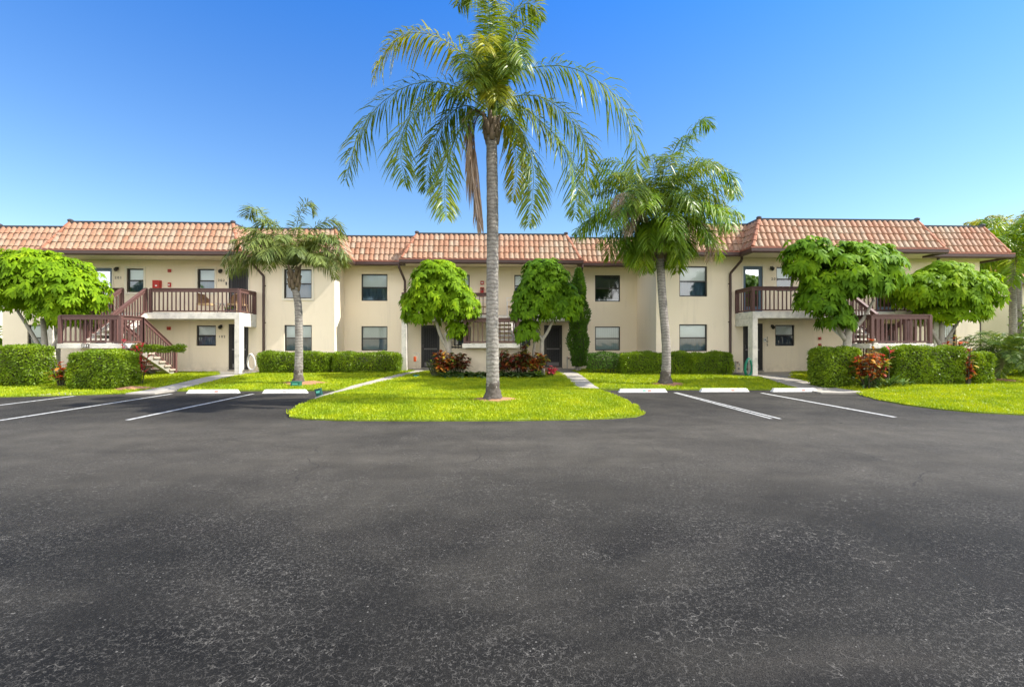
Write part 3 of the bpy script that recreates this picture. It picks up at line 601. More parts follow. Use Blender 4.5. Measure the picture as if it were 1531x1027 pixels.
# ------------------------------------------------------------------ staircases
def staircase(xc, yb, up, label, dep=1.0, wide_wall=False, plate=None):
    T = thing('staircase', (xc, yb - 2.2, 0.3), label, 'staircase', 'outdoor staircases up to the balconies')
    yl = yb - 1.72; yf = yl - dep; LZ = 1.5; xa, xb = xc - 1.05, xc + 1.05
    lp = MB().box(xa - .06, xb + .06, yf, yl, LZ - .17, LZ).build('landing', M['white_concrete'], T, bevel=.01)
    if plate:
        px, txt = plate; pl = MB().box(px - .13, px + .13, yf - .012, yf - .001, LZ - .15, LZ - .01).build('number_plate', M['number'], T); lettering(txt, px, yf - .012, LZ - .125, .11, M['white'], pl, 'numeral')
    w = MB()
    if wide_wall: w.box(xc - 1.62, xc + 1.45, yl - .36, yl - .20, .1, 1.30)
    else: w.box(xa + .45, xb - .1, yf + .35, yl - .15, .05, 1.329)
    w.build('support_wall', M['stucco'], T)
    xu0, xu1 = (xc + .04, xb) if up > 0 else (xa, xc - .04); xd0, xd1 = (xa, xc - .04) if up > 0 else (xc + .04, xb)
    n = 7; rise = (FL2 - LZ) / n; run = 1.72 / (n - 1)
    st = MB()
    for x in (xu0 + .12, xu1 - .12):
        st.add([(x + q, y, z) for q in (-.09, .09) for y, z in ((yl, LZ - .16), (yb, FL2 - .26), (yb, FL2 - .003), (yl, LZ + .10))], [(0, 3, 2, 1), (4, 5, 6, 7), (0, 1, 5, 4), (1, 2, 6, 5), (2, 3, 7, 6), (3, 0, 4, 7)])
    st.build('stringer', M['white_concrete'], T)
    for i in range(1, n): MB().box(xu0, xu1, yl + (i - 1) * run - .02, yl + i * run, LZ + i * rise - .06, LZ + i * rise).build('step', M['white_concrete'], T, bevel=.008)
    n = 7; g0 = 0.31; rise = (LZ - g0) / n; ye = yl + 1.75; run = 1.75 / (n - 1)
    sl = MB()
    for x in (xd0 + .14, xd1 - .14):
        sl.add([(x + q, y, z) for q in (-.08, .08) for y, z in ((yl, LZ - .40), (ye, g0 - .12), (ye, g0 + .07), (yl, LZ - .17))], [(0, 3, 2, 1), (4, 5, 6, 7), (0, 1, 5, 4), (1, 2, 6, 5), (2, 3, 7, 6), (3, 0, 4, 7)])
    sl.build('stringer', M['concrete'], T)
    for i in range(1, n): MB().box(xd0, xd1, yl + (i - 1) * run, yl + i * run + .03, LZ - i * rise - .07, LZ - i * rise).build('step', M['tread'], T, bevel=.008)
    e = .04
    railing((xa + e, yf + e, LZ), (xb - e, yf + e, LZ), T); railing((xa + e, yf + e, LZ), (xa + e, yl, LZ), T, False); railing((xb - e, yf + e, LZ), (xb - e, yl, LZ), T, False)
    for x in (xu0 + e, xu1 - e): railing((x, yl + .02, LZ + .08), (x, yb - .02, FL2), T)
    for x in (xd0 + e, xd1 - e): railing((x, yl + .02, LZ), (x, ye + .05, g0 + .02), T)
    if wide_wall:
        for q in (-1, 1):
            r = MB(); x0, x1 = sorted((xc + q * 1.12, xc + (1.62 if q < 0 else 1.45) * q)); y = yl - .28
            r.box(x0, x1, y - .03, y + .03, 1.78, 1.86); r.box(x0, x1, y - .03, y + .03, 1.32, 1.38)
            for k in range(4): xx = x0 + (k + .5) * (x1 - x0) / 4; r.box(xx - .015, xx + .015, y - .015, y + .015, 1.30, 1.80)
            r.build('side_rail', M['black'], T)
    return T
staircase(SXL, YBL, -1, 'concrete staircase with sunlit brown railings and landing at the left wing', plate=(X(128, YBL - 2.72), '201'))
staircase(SXC, YBC, 1, 'concrete staircase with white landing box behind the tall palm trunk', wide_wall=True)
staircase(SXR, YBR, -1, 'concrete staircase with shaded railings behind the long right hedge', dep=0.9)

# ------------------------------------------------------------------ vegetation
def root_flare(m, x, y, z, r): m.lathe((x, y, z), [(r * 1.7, -.08), (r * 1.45, .02), (r * 1.22, .10), (r * 1.08, .20), (r * 1.02, .36), (r * .98, .46)], 18)
def spline(pts, n):
    pts = [Vector(p) for p in pts]; P = [pts[0] * 2 - pts[1]] + pts + [pts[-1] * 2 - pts[-2]]; out = []
    for i in range(n + 1):
        u = i / n * (len(pts) - 1); k = min(int(u), len(pts) - 2); t = u - k; a, b, c, d = P[k:k + 4]
        out.append(0.5 * ((2 * b) + (c - a) * t + (2 * a - 5 * b + 4 * c - d) * t * t + (3 * b - a - 3 * c + d) * t ** 3))
    return out
def frond(parent, pts, mat, ll=0.5, n=46, width=0.028, droop=0.8, bare=0.16, splay=0.9, rach=0.016, fwd=0.5, ruffle=0.4):
    """one pinnate leaf: a tapering rib and ribbons of leaflets that hang under their own weight"""
    n = int(n * 1.75); ll = ll * 1.22; width = width * 1.12; c = spline(pts, 26); C = np.array([tuple(p) for p in c]); tb = MB().tube(c[::2], [rach * (1 - .75 * i / 13) for i in range(len(c[::2]))], 5)
    s = np.repeat(np.linspace(bare, 0.995, n), 2) + RNG.normal(0, .004, 2 * n); s = np.clip(s, 0, .999); idx = s * 26; i0 = idx.astype(int); f = (idx - i0)[:, None]
    base = C[i0] * (1 - f) + C[np.minimum(i0 + 1, 26)] * f; tan = unit(C[np.minimum(i0 + 1, 26)] - C[np.maximum(i0 - 1, 0)])
    sgn = np.tile([1., -1.], n)[:, None]; upv = np.array([0, 0, 1.]); side = np.cross(tan, upv); sl = np.linalg.norm(side, axis=1, keepdims=True)
    side = np.where(sl > .15, side / np.maximum(sl, 1e-6), np.array([1., 0, 0])); up2 = np.cross(side, tan)
    d = unit(side * sgn * splay + tan * (fwd + RNG.uniform(-.1, .2, (2 * n, 1))) + up2 * RNG.normal(0.12, ruffle, (2 * n, 1)))
    prof = np.sin(np.pi * np.clip((s - bare) / (1 - bare) * .86 + .12, 0, 1)) ** .6; L = ll * prof * RNG.uniform(.8, 1.12, 2 * n)
    V, T = leaves(base, d, up2 + .3 * RNG.normal(size=(2 * n, 3)), L, width * RNG.uniform(.75, 1.2, 2 * n), droop * RNG.uniform(.7, 1.25, 2 * n), fold=.1)
    tv = np.array(tb.v); tt = np.array([t for q in tb.f if len(q) == 4 for t in ((q[0], q[1], q[2]), (q[0], q[2], q[3]))])
    V2, T2 = cat([(V, T), (tv, tt)])
    return tri_mesh('frond', V2, T2, mat, parent)
def arc(c, az, e0, e1, L, n=5, twist=0.0, r0=0.12):
    d = Vector((math.cos(az), math.sin(az), 0)); sd = Vector((-d.y, d.x, 0)); p = Vector(c) + d * r0; out = [p.copy()]
    for i in range(n):
        t = (i + .5) / n; e = e0 + (e1 - e0) * t ** 1.25; q = d * math.cos(e) + sd * twist * t; p = p + (q + Vector((0, 0, math.sin(e)))) * (L / n); out.append(p.copy())
    return out
def boots(parent, c, r, h, n=16):
    m = MB()
    for k in range(n):
        a = k * 2.399; t = k / n; p = Vector((c[0] + r * .7 * math.cos(a), c[1] + r * .7 * math.sin(a), c[2] + h * t)); o = Vector((math.cos(a), math.sin(a), 0))
        m.tube([p - Vector((0, 0, .12)), p + o * .03, p + o * (.10) + Vector((0, 0, .20))], [r * .42, r * .40, r * .18], 6)
    m.build('frond_bases', M['boot'], parent, smooth=True)
def palm(name, base, trunk_pts, radii, label, cat_='palm tree', flare=True):
    T = thing(name, base, label, cat_)
    c = spline(trunk_pts, 40); rr = np.interp(np.linspace(0, 1, 41), np.linspace(0, 1, len(radii)), radii); rr = [float(r) * (1 + .03 * math.sin(i * 2.1)) for i, r in enumerate(rr)]
    tr = MB().tube(c, rr, 16).build('trunk', M['palm_bark'], T, smooth=True)
    if flare:
        f = MB(); root_flare(f, base[0], base[1], base[2], radii[0])
        o = f.build('root_flare', M['root_bark'], tr, smooth=True)
        md = o.modifiers.new('sub', 'SUBSURF'); md.levels = md.render_levels = 2
        tx = bpy.data.textures.new('root_lumps', 'CLOUDS'); tx.noise_scale = 0.12; d = o.modifiers.new('lumps', 'DISPLACE'); d.texture = tx; d.strength = 0.07; d.mid_level = .5
    return T
# the tall queen palm on the island
Yp = 11.6; zb = gz(0, Yp) + .05
P = palm('queen_palm', (at(737, 598, Yp).x, Yp, zb), [(at(737, 598, Yp).x, Yp, zb - .1), at(736, 480, Yp), at(736.5, 340, Yp), at(735, 205, Yp)], [.165, .155, .148, .145, .135], 'tall queen palm with arching drooping fronds standing on the island lawn')
boots(P, at(735, 208, Yp), .165, .5, 18)
MB().tube([at(735, 205, Yp), at(736, 170, Yp), at(738, 120, Yp), at(740, 70, Yp)], [.14, .12, .07, .03], 10).build('crown_shaft', M['frond'], P, smooth=True)
CF = [([(730, 165), (716, 118), (690, 80), (650, 54), (610, 50), (578, 74), (557, 118)], -.6, 'frond_yellow', .52),
      ([(728, 160), (697, 137), (655, 123), (605, 130), (560, 165), (532, 212), (516, 272)], .5, 'frond', .62),
      ([(728, 165), (695, 143), (662, 136), (632, 152), (608, 185), (598, 228), (607, 276)], -1.1, 'frond', .56),
      ([(727, 172), (700, 158), (676, 168), (655, 198), (642, 240), (637, 285)], 1.2, 'frond', .50),
      ([(727, 178), (708, 168), (688, 192), (670, 240), (664, 285), (667, 326)], -1.0, 'frond', .48),
      ([(742, 150), (752, 112), (790, 103), (832, 98), (872, 108), (912, 135), (938, 172), (952, 215), (950, 262)], -.5, 'frond', .66),
      ([(742, 160), (760, 146), (800, 143), (832, 158), (860, 186), (877, 224), (874, 268), (858, 306)], .6, 'frond', .50),
      ([(742, 165), (765, 155), (792, 168), (826, 198), (850, 234), (862, 280), (860, 326)], -1.0, 'frond', .50),
      ([(742, 175), (762, 176), (784, 208), (797, 252), (796, 296), (790, 338)], -.9, 'frond', .44),
      ([(742, 180), (756, 184), (768, 215), (772, 258), (766, 300)], 1.0, 'frond_yellow', .40),
      ([(738, 160), (742, 100), (752, 50), (772, 14), (795, 6), (808, 32)], .6, 'frond', .5),
      ([(738, 160), (734, 90), (728, 30), (716, -10), (698, -18), (684, 10)], .9, 'frond', .5),
      ([(738, 160), (740, 90), (744, 20), (750, -50)], .2, 'frond', .42),
      ([(737, 160), (737, 110), (741, 60), (748, 0), (757, -40)], -.3, 'frond', .45)]
for pts, dy, mt, ll in CF:
    n = len(pts); frond(P, [at(px, py, Yp + dy * (i / (n - 1)) ** 1.2) for i, (px, py) in enumerate(pts)], M[mt], ll, 64 if n > 5 else 50, .030, .75, .14)
cc = at(737, 165, Yp)
for az, e0, e1, L, mt in ((-95, 75, -75, 2.5, 'frond_yellow'), (-78, 65, -85, 2.2, 'frond'), (-110, 60, -80, 2.3, 'frond'), (95, 70, -60, 2.7, 'frond'), (70, 55, -70, 2.4, 'frond'), (120, 80, -30, 2.6, 'frond'), (-60, 82, -20, 2.4, 'frond'), (-85, 35, -88, 1.5, 'frond_yellow'), (150, 88, 45, 2.4, 'frond'), (30, 88, 40, 2.4, 'frond'), (-95, 88, 30, 2.4, 'frond'), (80, 87, 40, 3.0, 'frond'), (-70, 72, -88, 2.6, 'frond'), (-105, 50, -86, 1.9, 'frond')):
    frond(P, arc(cc, R(az), R(e0), R(e1), L, 6), M[mt], .46, 54, .028, .6, .12)
for pts, dy in (([(730, 180), (712, 166), (703, 190), (703, 240), (709, 290), (717, 340)], -.5), ([(730, 180), (716, 172), (708, 200), (711, 250), (716, 300), (719, 330)], -.2)):
    fr = frond(P, [at(px, py, Yp + dy * i / 5) for i, (px, py) in enumerate(pts)], M['frond_dead'], .42, 46, .03, 1.0, .12, splay=.18, fwd=.9, ruffle=.15); fr['label'] = 'dead brown frond hanging beside trunk'
st = MB().tube([at(752, 130, Yp), at(764, 105, Yp), at(770, 70, Yp), at(772, 55, Yp)], [.035, .05, .04, .01], 8).build('flower_spathe', M['boot'], P, smooth=True)
# shaggy palm right of centre
Yr = 15.9; b = at(995, 570, Yr)
P = palm('shaggy_palm', (b.x, Yr, gz(b.x, Yr) + .05), [(b.x, Yr, gz(b.x, Yr) - .05), at(996, 520, Yr), at(990, 440, Yr), at(986, 372, Yr)], [.17, .15, .142, .138, .135], 'leaning palm with dense shaggy crown and bright lower fronds before the right wing')
boots(P, at(985, 385, Yr), .22, .75, 20)
cc = at(985, 335, Yr)
for k in range(56):
    az = k * 2.399 + RNG.uniform(-.2, .2); t = k / 55
    e0 = R(88 - 118 * t + RNG.uniform(-8, 8)); L = RNG.uniform(2.5, 3.2) if t < .65 else RNG.uniform(1.6, 2.3)
    mt = 'frond' if t < .45 else 'frond_lush'
    frond(P, arc(cc + Vector((0, 0, .55 * (1 - t))), az, e0, e0 - R(RNG.uniform(85, 125)), L, 6, RNG.uniform(-.2, .2)), M[mt], .52 if t < .7 else .42, 44, .032, .75, .12, ruffle=.5)
for pts, dy in (([(985, 345), (1010, 270), (1030, 205), (1050, 178), (1062, 190)], .3), ([(990, 340), (1040, 290), (1075, 258), (1095, 265), (1100, 295)], -.4), ([(980, 345), (930, 315), (885, 325), (858, 350)], -.3), ([(990, 350), (1035, 322), (1080, 312), (1112, 322)], -.8), ([(975, 340), (920, 260), (890, 262), (873, 310)], .2)):
    frond(P, [at(px, py, Yr + dy * i / (len(pts) - 1)) for i, (px, py) in enumerate(pts)], M['frond_lush'], .55, 50, .032, .8, .12)
for pts, dy in (([(975, 345), (950, 300), (928, 290), (920, 325)], -1.2), ([(978, 348), (955, 318), (944, 315), (938, 352)], -1.4), ([(995, 350), (1040, 330), (1062, 350), (1060, 390)], -.5)):
    fr = frond(P, [at(px, py, Yr + dy * (i / 3)) for i, (px, py) in enumerate(pts)], M['frond_dead'], .30, 34, .03, 1.1, .15, ruffle=.2); fr['label'] = 'dry grey hanging frond'
# short palm before the left wing
Yl_ = 16.3; b = at(446, 570, Yl_)
P = palm('short_palm', (b.x, Yl_, gz(b.x, Yl_) + .05), [(b.x, Yl_, gz(b.x, Yl_) - .05), at(447, 520, Yl_), at(446, 460, Yl_), at(440, 425, Yl_)], [.145, .132, .126, .12, .115], 'short grey green palm with ringed trunk before the left wing')
boots(P, at(440, 430, Yl_), .165, .62, 22)
cc = at(436, 396, Yl_)
for k in range(32):
    az = k * 2.399 + .4; t = k / 31; e0 = R(88 - 58 * t + RNG.uniform(-6, 6)); L = RNG.uniform(1.75, 2.25) * (1.0 if t > .2 else .85)
    frond(P, arc(cc, az, e0, e0 - R(RNG.uniform(75, 115)), L, 6, RNG.uniform(-.25, .25)), M['frond_grey'], .38, 38, .024, .7, .16, splay=.75, ruffle=.28)
for pts, dy in (([(434, 402), (412, 352), (392, 320), (378, 312), (372, 325)], .2), ([(437, 402), (442, 350), (449, 318), (462, 304), (470, 320)], .2), ([(438, 402), (460, 352), (484, 332), (504, 333), (512, 352)], .5), ([(436, 402), (424, 350), (405, 330), (388, 336), (378, 360)], -.4), ([(437, 402), (455, 365), (480, 350), (500, 362)], -.7), ([(440, 402), (468, 366), (498, 358), (520, 388)], -.4), ([(432, 402), (392, 366), (355, 366), (332, 396)], -.5), ([(432, 404), (398, 380), (365, 382), (338, 405)], -.9), ([(440, 404), (475, 380), (505, 376), (517, 398)], .5)):
    frond(P, [at(px, py, Yl_ + dy * i / (len(pts) - 1)) for i, (px, py) in enumerate(pts)], M['frond_grey'], .48, 46, .028, .5, .14, splay=.8, ruffle=.3)
# palm at the right edge and one behind it
def plain_palm(x, y, h, r, nf, L, mt, label, name='slender_palm'):
    z = gz(min(x, 29), y); P = palm(name, (x, y, z), [(x, y, z - .1), (x + .05, y, z + h * .5), (x, y, z + h)], [r * 1.15, r, r * .9], label, flare=False)
    boots(P, (x, y, z + h - .1), r * 1.2, .5, 12)
    for k in range(nf):
        az = k * 2.399 + x; t = k / (nf - 1); e0 = R(86 - 95 * t + RNG.uniform(-6, 6)); frond(P, arc((x, y, z + h + .4), az, e0, e0 - R(RNG.uniform(70, 115)), L * RNG.uniform(.85, 1.1), 6, RNG.uniform(-.2, .2)), M[mt], .60, 34, .055, .7, .14)
    return P
plain_palm(X(1513, 20.6), 20.6, 4.9, .135, 22, 2.7, 'frond_lush', 'yellow green palm with grey trunk at the right edge of the building')
plain_palm(28.4, 24.5, 6.4, .14, 22, 2.6, 'frond_yellow', 'taller palm behind the neighbouring building at the far right', 'tall_palm')
# pygmy date palm
x, y = X(1487, 15.7), 15.7; z = gz(x, y)
P = thing('pygmy_date_palm', (x, y, z), 'low pygmy date palm leaning beside the short end hedge', 'palm tree')
MB().tube([(x - .12, y, z - .1), (x, y, z + .35), (x + .3, y, z + .85), (x + .38, y, z + 1.0)], [.20, .16, .15, .12], 10).build('trunk', M['boot'], P, smooth=True)
for k in range(34):
    t = k / 33; e0 = R(80 - 90 * t + RNG.uniform(-6, 6)); frond(P, arc((x + .36, y, z + 1.0), k * 2.399, e0, e0 - R(RNG.uniform(70, 105)), RNG.uniform(1.05, 1.45), 6), M['date'], .28, 32, .024, .3, .1, splay=.8, rach=.01, ruffle=.2)

def umbrella_tree(name, base, trunk, lobes, n, label, mat, size=.26, extra=()):
    """schefflera: drooping wheels of leaflets on a round clipped crown"""
    T = thing(name, base, label, 'tree', 'umbrella trees with rounded crowns')
    m = MB()
    for pts, rad in trunk: m.tube(spline(pts, 10), list(np.interp(np.linspace(0, 1, 11), np.linspace(0, 1, len(rad)), rad)), 9)
    m.build('trunk', M['grey_bark'], T, smooth=True)
    wsum = sum(r[0] * r[2] for _, r in lobes); parts = []; C, A = [], []
    for c, r in lobes:
        k = int(3.3 * n * r[0] * r[2] / wsum); d = rdir(k); d[:, 2] = np.where(d[:, 2] < -.55, -d[:, 2], d[:, 2]); d = unit(d)
        ok = (np.sin(d[:, 0] * 6.3 + c[0] * 9) * np.sin(d[:, 2] * 7.1 + c[2] * 4) * np.sin(d[:, 1] * 5.7 + 1) < .55); rad = RNG.uniform(.62, 1.04, (k, 1)) ** .6
        rad = rad * (1 + .13 * np.sin(d[:, :1] * 7 + c[2] * 5) * np.sin(d[:, 2:] * 6 + c[0] * 3) + .07 * np.sin(d[:, 1:2] * 11 + c[0]))
        p = np.array(c) + d * np.array(r) * rad; C.append(p[ok]); A.append(unit(d + np.array([0, 0, .45]) + RNG.normal(0, .22, d.shape))[ok])
    C, A = np.concatenate(C), np.concatenate(A); k = len(C); nl = 8
    for j in range(nl):
        ref = unit(np.cross(A, np.array([.3, .2, .9]))); bb = np.cross(A, ref); th = (j * 2 * pi / nl + RNG.uniform(0, 6.28, k) * 0 + RNG.normal(0, .15, k) + np.arange(k) * 1.3)[:, None]
        out = ref * np.cos(th) + bb * np.sin(th); dd = unit(out * .95 + A * .05); L = size * .78 * RNG.uniform(.7, 1.2, k)
        parts.append(leaves(C + out * .015, dd, A, L, L * .44, RNG.uniform(.25, .8, k), fold=.10))
    V, Tt = cat(parts); tri_mesh('crown', V, Tt, mat, T); return T
def tp(px, py, Y): return tuple(at(px, py, Y))
x, y = X(64, 17.5), 17.5
umbrella_tree('umbrella_tree', (x, y, gz(x, y)), [([(x, y, .1), (x + .1, y, .9), (x, y, 2.4)], [.13, .11, .07]), ([(x + .1, y, .9), (x + .5, y, 1.6), (x + .9, y, 2.6)], [.08, .07, .04]), ([(x + .05, y, 1.0), (x - .5, y + .1, 1.9), (x - .9, y, 2.7)], [.08, .06, .04])],
              [((X(66, y), y, 3.55), (1.65, 1.35, 1.2)), ((X(116, y), y - .1, 3.2), (.95, 1.1, .9)), ((X(8, y), y, 3.35), (1.2, 1.2, 1.0)), ((X(92, y), y, 2.62), (.85, 1.0, .7)), ((X(50, y), y, 4.2), (.95, .9, .7))], 620, 'broad lime green umbrella tree beside the left staircase landing', M['scheff'], .235)
y = 18.1; x = X(671, y)
umbrella_tree('umbrella_tree', (x, y, gz(x, y)), [([(x, y, .2), (x, y, 1.3), (x - .1, y, 1.9)], [.13, .11, .10]), ([(x, y, 1.2), (x - .35, y, 1.9), (x - .6, y, 2.8)], [.08, .07, .04]), ([(x, y, 1.4), (x + .2, y, 2.2), (x + .3, y, 3.0)], [.08, .06, .04])],
              [((X(656, y), y, 3.45), (1.26, 1.1, 1.15)), ((X(630, y), y, 2.8), (.75, 1.0, .85)), ((X(684, y), y, 2.9), (.85, 1.0, .9)), ((X(655, y), y, 4.05), (.95, .9, .65)), ((X(683, y), y - .1, 2.0), (.40, .4, .38))], 560, 'round umbrella tree hiding the wall left of the centre stairs', M['scheff'], .205)
y = 18.15; x = X(810, y)
umbrella_tree('umbrella_tree', (x, y, gz(x, y)), [([(x + .05, y, .2), (x, y, 1.3), (x + .05, y, 1.8)], [.09, .08, .07]), ([(x, y, 1.6), (x + .3, y, 2.1), (x + .6, y, 2.9)], [.065, .055, .03]), ([(x, y, 1.6), (x - .25, y, 2.2), (x - .45, y, 3.0)], [.06, .05, .03]), ([(x - .32, y + .1, .2), (x - .3, y + .1, 1.2), (x - .2, y, 2.0)], [.06, .055, .04])],
              [((X(815, y), y, 3.5), (1.14, 1.08, 1.15)), ((X(790, y), y, 2.9), (.72, .9, .85)), ((X(838, y), y, 3.0), (.85, .9, .9)), ((X(812, y), y, 4.15), (.85, .85, .65)), ((X(788, y), y - .1, 1.95), (.5, .45, .5))], 520, 'darker round umbrella tree with pale forked trunk beside the cypress', M['scheff_dark'], .215)
y = 15.6; x = X(1264, y)
umbrella_tree('umbrella_tree', (x, y, gz(x, y)), [([(x, y, .2), (x + .05, y, 1.4), (x + .15, y, 2.2)], [.15, .13, .11]), ([(x, y, 1.6), (x - .5, y, 2.4), (x - 1.0, y, 3.3)], [.08, .06, .04]), ([(x + .1, y, 1.9), (x + .6, y, 2.3), (x + 1.0, y, 3.0)], [.07, .06, .04])],
              [((X(1262, y), y, 3.75), (1.5, 1.3, 1.1)), ((X(1208, y), y, 4.35), (.75, .85, .75)), ((X(1300, y), y, 3.95), (.95, 1.1, .95)), ((X(1222, y), y - .1, 2.95), (.65, .8, .65)), ((X(1275, y), y, 4.45), (.7, .8, .5)), ((X(1246, y), y - .1, 2.4), (.55, .55, .48))], 540, 'large dark glossy umbrella tree with open lobed crown before the right balcony', M['scheff_dark'], .25)
y = 17.2; x = X(1408, y)
umbrella_tree('umbrella_tree', (x, y, gz(x, y)), [([(x, y, .2), (x, y, 1.3), (x, y, 2.4)], [.12, .10, .07]), ([(x, y, 1.3), (x + .7, y, 2.4)], [.07, .04]), ([(x, y, 1.3), (x - .6, y, 2.4)], [.07, .04])],
              [((X(1408, y), y, 3.5), (1.5, 1.2, .9)), ((X(1372, y), y, 3.45), (.8, 1.0, .7)), ((X(1450, y), y, 3.4), (.9, 1.0, .85)), ((X(1425, y), y, 2.75), (1.1, 1.0, .62)), ((X(1412, y), y, 4.1), (.9, .8, .5))], 600, 'wide spreading umbrella tree behind the right stair landing', M['scheff'], .24)
# cypress
y = 20.2; x = X(865, y); T = thing('cypress', (x, y, .3), 'narrow dark green cypress column beside the centre right door', 'tree')
MB().tube([(x - .05, y, .2), (x, y, 2), (x, y, 4.4)], [.08, .06, .02], 8).build('trunk', M['grey_bark'], T)
n = 9000; t = RNG.uniform(0, 1, n); zz = .5 + t * 4.2; rr = np.interp(t, [0, .08, .3, .55, .8, .95, 1], [.24, .34, .38, .36, .26, .15, .04]) * (1 + .16 * np.sin(zz * 5.2)) ; th = RNG.uniform(0, 2 * pi, n); q = RNG.uniform(.72, 1.08, n)
rr = rr * (1 + .14 * np.sin(th * 3 + zz * 3)); bs = np.stack([x + np.cos(th) * rr * q, y + np.sin(th) * rr * q, zz], 1); dd = np.stack([np.cos(th) * .5, np.sin(th) * .5, np.full(n, .9)], 1) + RNG.normal(0, .3, (n, 3))
V, Tt = leaves(bs, dd, rdir(n), RNG.uniform(.08, .17, n), RNG.uniform(.03, .05, n), .15); cm = MB().lathe((x, y, .5), [(.15, 0), (.25, .4), (.26, 2.2), (.16, 3.4), (.03, 4.0)], 12)
ct = np.array([t_ for f in cm.f if len(f) == 4 for t_ in ((f[0], f[1], f[2]), (f[0], f[2], f[3]))]); V2, T2 = cat([(V, Tt), (np.array(cm.v), ct)]); tri_mesh('crown', V2, T2, [M['cypress'], M['twig']], T, np.r_[np.zeros(len(Tt)), np.ones(len(ct))])
# hedges
def hedge(x0, x1, y0, y1, z1, label, dens=1300, r=.14, mat='hedge', sparse=0.0, size=.062, z0=None, name='hedge', group='clipped hedges'):
    z0 = min(gz(x0, y0), gz(x1, y0)) - .02 if z0 is None else z0; c = np.array([(x0 + x1) / 2, (y0 + y1) / 2, (z0 + z1) / 2]); hx = np.array([x1 - x0, y1 - y0, z1 - z0]) / 2
    def surf(n):
        ar = np.array([hx[1] * hx[2], hx[1] * hx[2], hx[0] * hx[2], hx[0] * hx[2], hx[0] * hx[1], 0]); f = RNG.choice(6, n, p=ar / ar.sum()); p = RNG.uniform(-1, 1, (n, 3)) * hx
        ax = f // 2; sg = np.where(f % 2 == 0, 1., -1.); sg = np.where(ax == 2, 1., sg); p[np.arange(n), ax] = sg * hx[ax]
        inn = np.clip(p, -(hx - r), hx - r); inn[:, 2] = np.clip(p[:, 2], -hx[2], hx[2] - r); nn = p - inn; k = np.linalg.norm(nn, axis=1, keepdims=True); nn = np.where(k > 1e-6, nn / np.maximum(k, 1e-6), np.array([0, 0, 1.]))
        q = inn + nn * r; w = q + c; b = .035 * np.sin(w[:, 0] * 4.1 + w[:, 2] * 2) + .03 * np.sin(w[:, 0] * 9.3 + 1) * np.sin(w[:, 2] * 8 + w[:, 1] * 6); taper = np.where(w[:, 2] < z0 + .25, -.10 * (z0 + .25 - w[:, 2]) / .25, 0)
        return w + nn * (b + taper)[:, None], nn
    area = 4 * (2 * hx[1] * hx[2] + 2 * hx[0] * hx[2] + hx[0] * hx[1]); n = int(area * dens * 1.35); p, nn = surf(n)
    if sparse: ok = (p[:, 2] > z0 + sparse) | (RNG.uniform(0, 1, n) < .3); p, nn = p[ok], nn[ok]; n = len(p)
    p = p - nn * RNG.uniform(-.02, .11, (n, 1)) ** 1.0; d = unit(nn * .7 + rdir(n) * .8 + np.array([0, 0, .35]))
    V, Tt = leaves(p, d, nn + .5 * rdir(n), RNG.uniform(.7, 1.3, n) * size, RNG.uniform(.4, .55, n) * size, .2)
    i = .13; m = MB().box(x0 + i, x1 - i, y0 + i, y1 - i, z0 + (.12 if not sparse else sparse), z1 - i)
    if sparse:
        for k in range(int((x1 - x0) * 7)): xx = RNG.uniform(x0 + .1, x1 - .1); yy = RNG.uniform(y0 + .1, y1 - .1); m.tube([(xx, yy, z0), (xx + RNG.normal(0, .08), yy + RNG.normal(0, .05), z0 + sparse + .15)], .012, 4)
    ct = np.array([t_ for f in m.f if len(f) == 4 for t_ in ((f[0], f[1], f[2]), (f[0], f[2], f[3]))])
    V2, T2 = cat([(V, Tt), (np.array(m.v), ct)]); o = tri_mesh(name, V2, T2, [M[mat], M['twig']], None, np.r_[np.zeros(len(Tt)), np.ones(len(ct))]); return tag(o, label, 'hedge', group)
hedge(-19.5, -15.05, 15.75, 16.6, 1.40, 'flat topped hedge at the left edge under the umbrella tree', 1300, .12)
hedge(-13.42, -11.8, 15.05, 16.05, 1.24, 'chunky rounded hedge block in front of the left staircase', 1500, .2)
hedge(-9.8, -6.85, 19.5, 20.2, 1.12, 'sunlit low hedge under the left wing window', 1500, .15)
hedge(-6.8, -4.0, 19.55, 20.25, 1.10, 'low hedge under the recessed window beside the centre left downspout', 1400, .15)
hedge(3.75, 5.0, 18.75, 19.4, 1.10, 'thin woody hedge with bare stems beside the cypress', 800, .12, 'cypress', .22)
hedge(5.02, 7.75, 18.45, 19.15, 1.12, 'long low hedge behind the leaning palm trunk', 1500, .15)
hedge(7.8, 9.5, 18.3, 19.1, 1.12, 'short shaded hedge end beside the right downspout', 1500, .22)
hedge(10.66, 11.88, 14.75, 15.7, 1.36, 'tall square hedge block beside the right walkway', 1500, .24)
hedge(12.78, 15.05, 14.45, 15.2, 1.38, 'long tall hedge in front of the right stair landing', 1500, .14)
hedge(15.55, 16.25, 14.6, 15.15, 1.22, 'short hedge block at the end nearest the date palm', 1500, .18)
hedge(-13.05, -11.15, 17.0, 17.35, 1.42, 'thin clipped strip of hedge on bare stems by the stair rail', 1500, .07, z0=1.18, size=.06, name='hedge')
bpy.data.objects['hedge'].data.name = 'hedge'
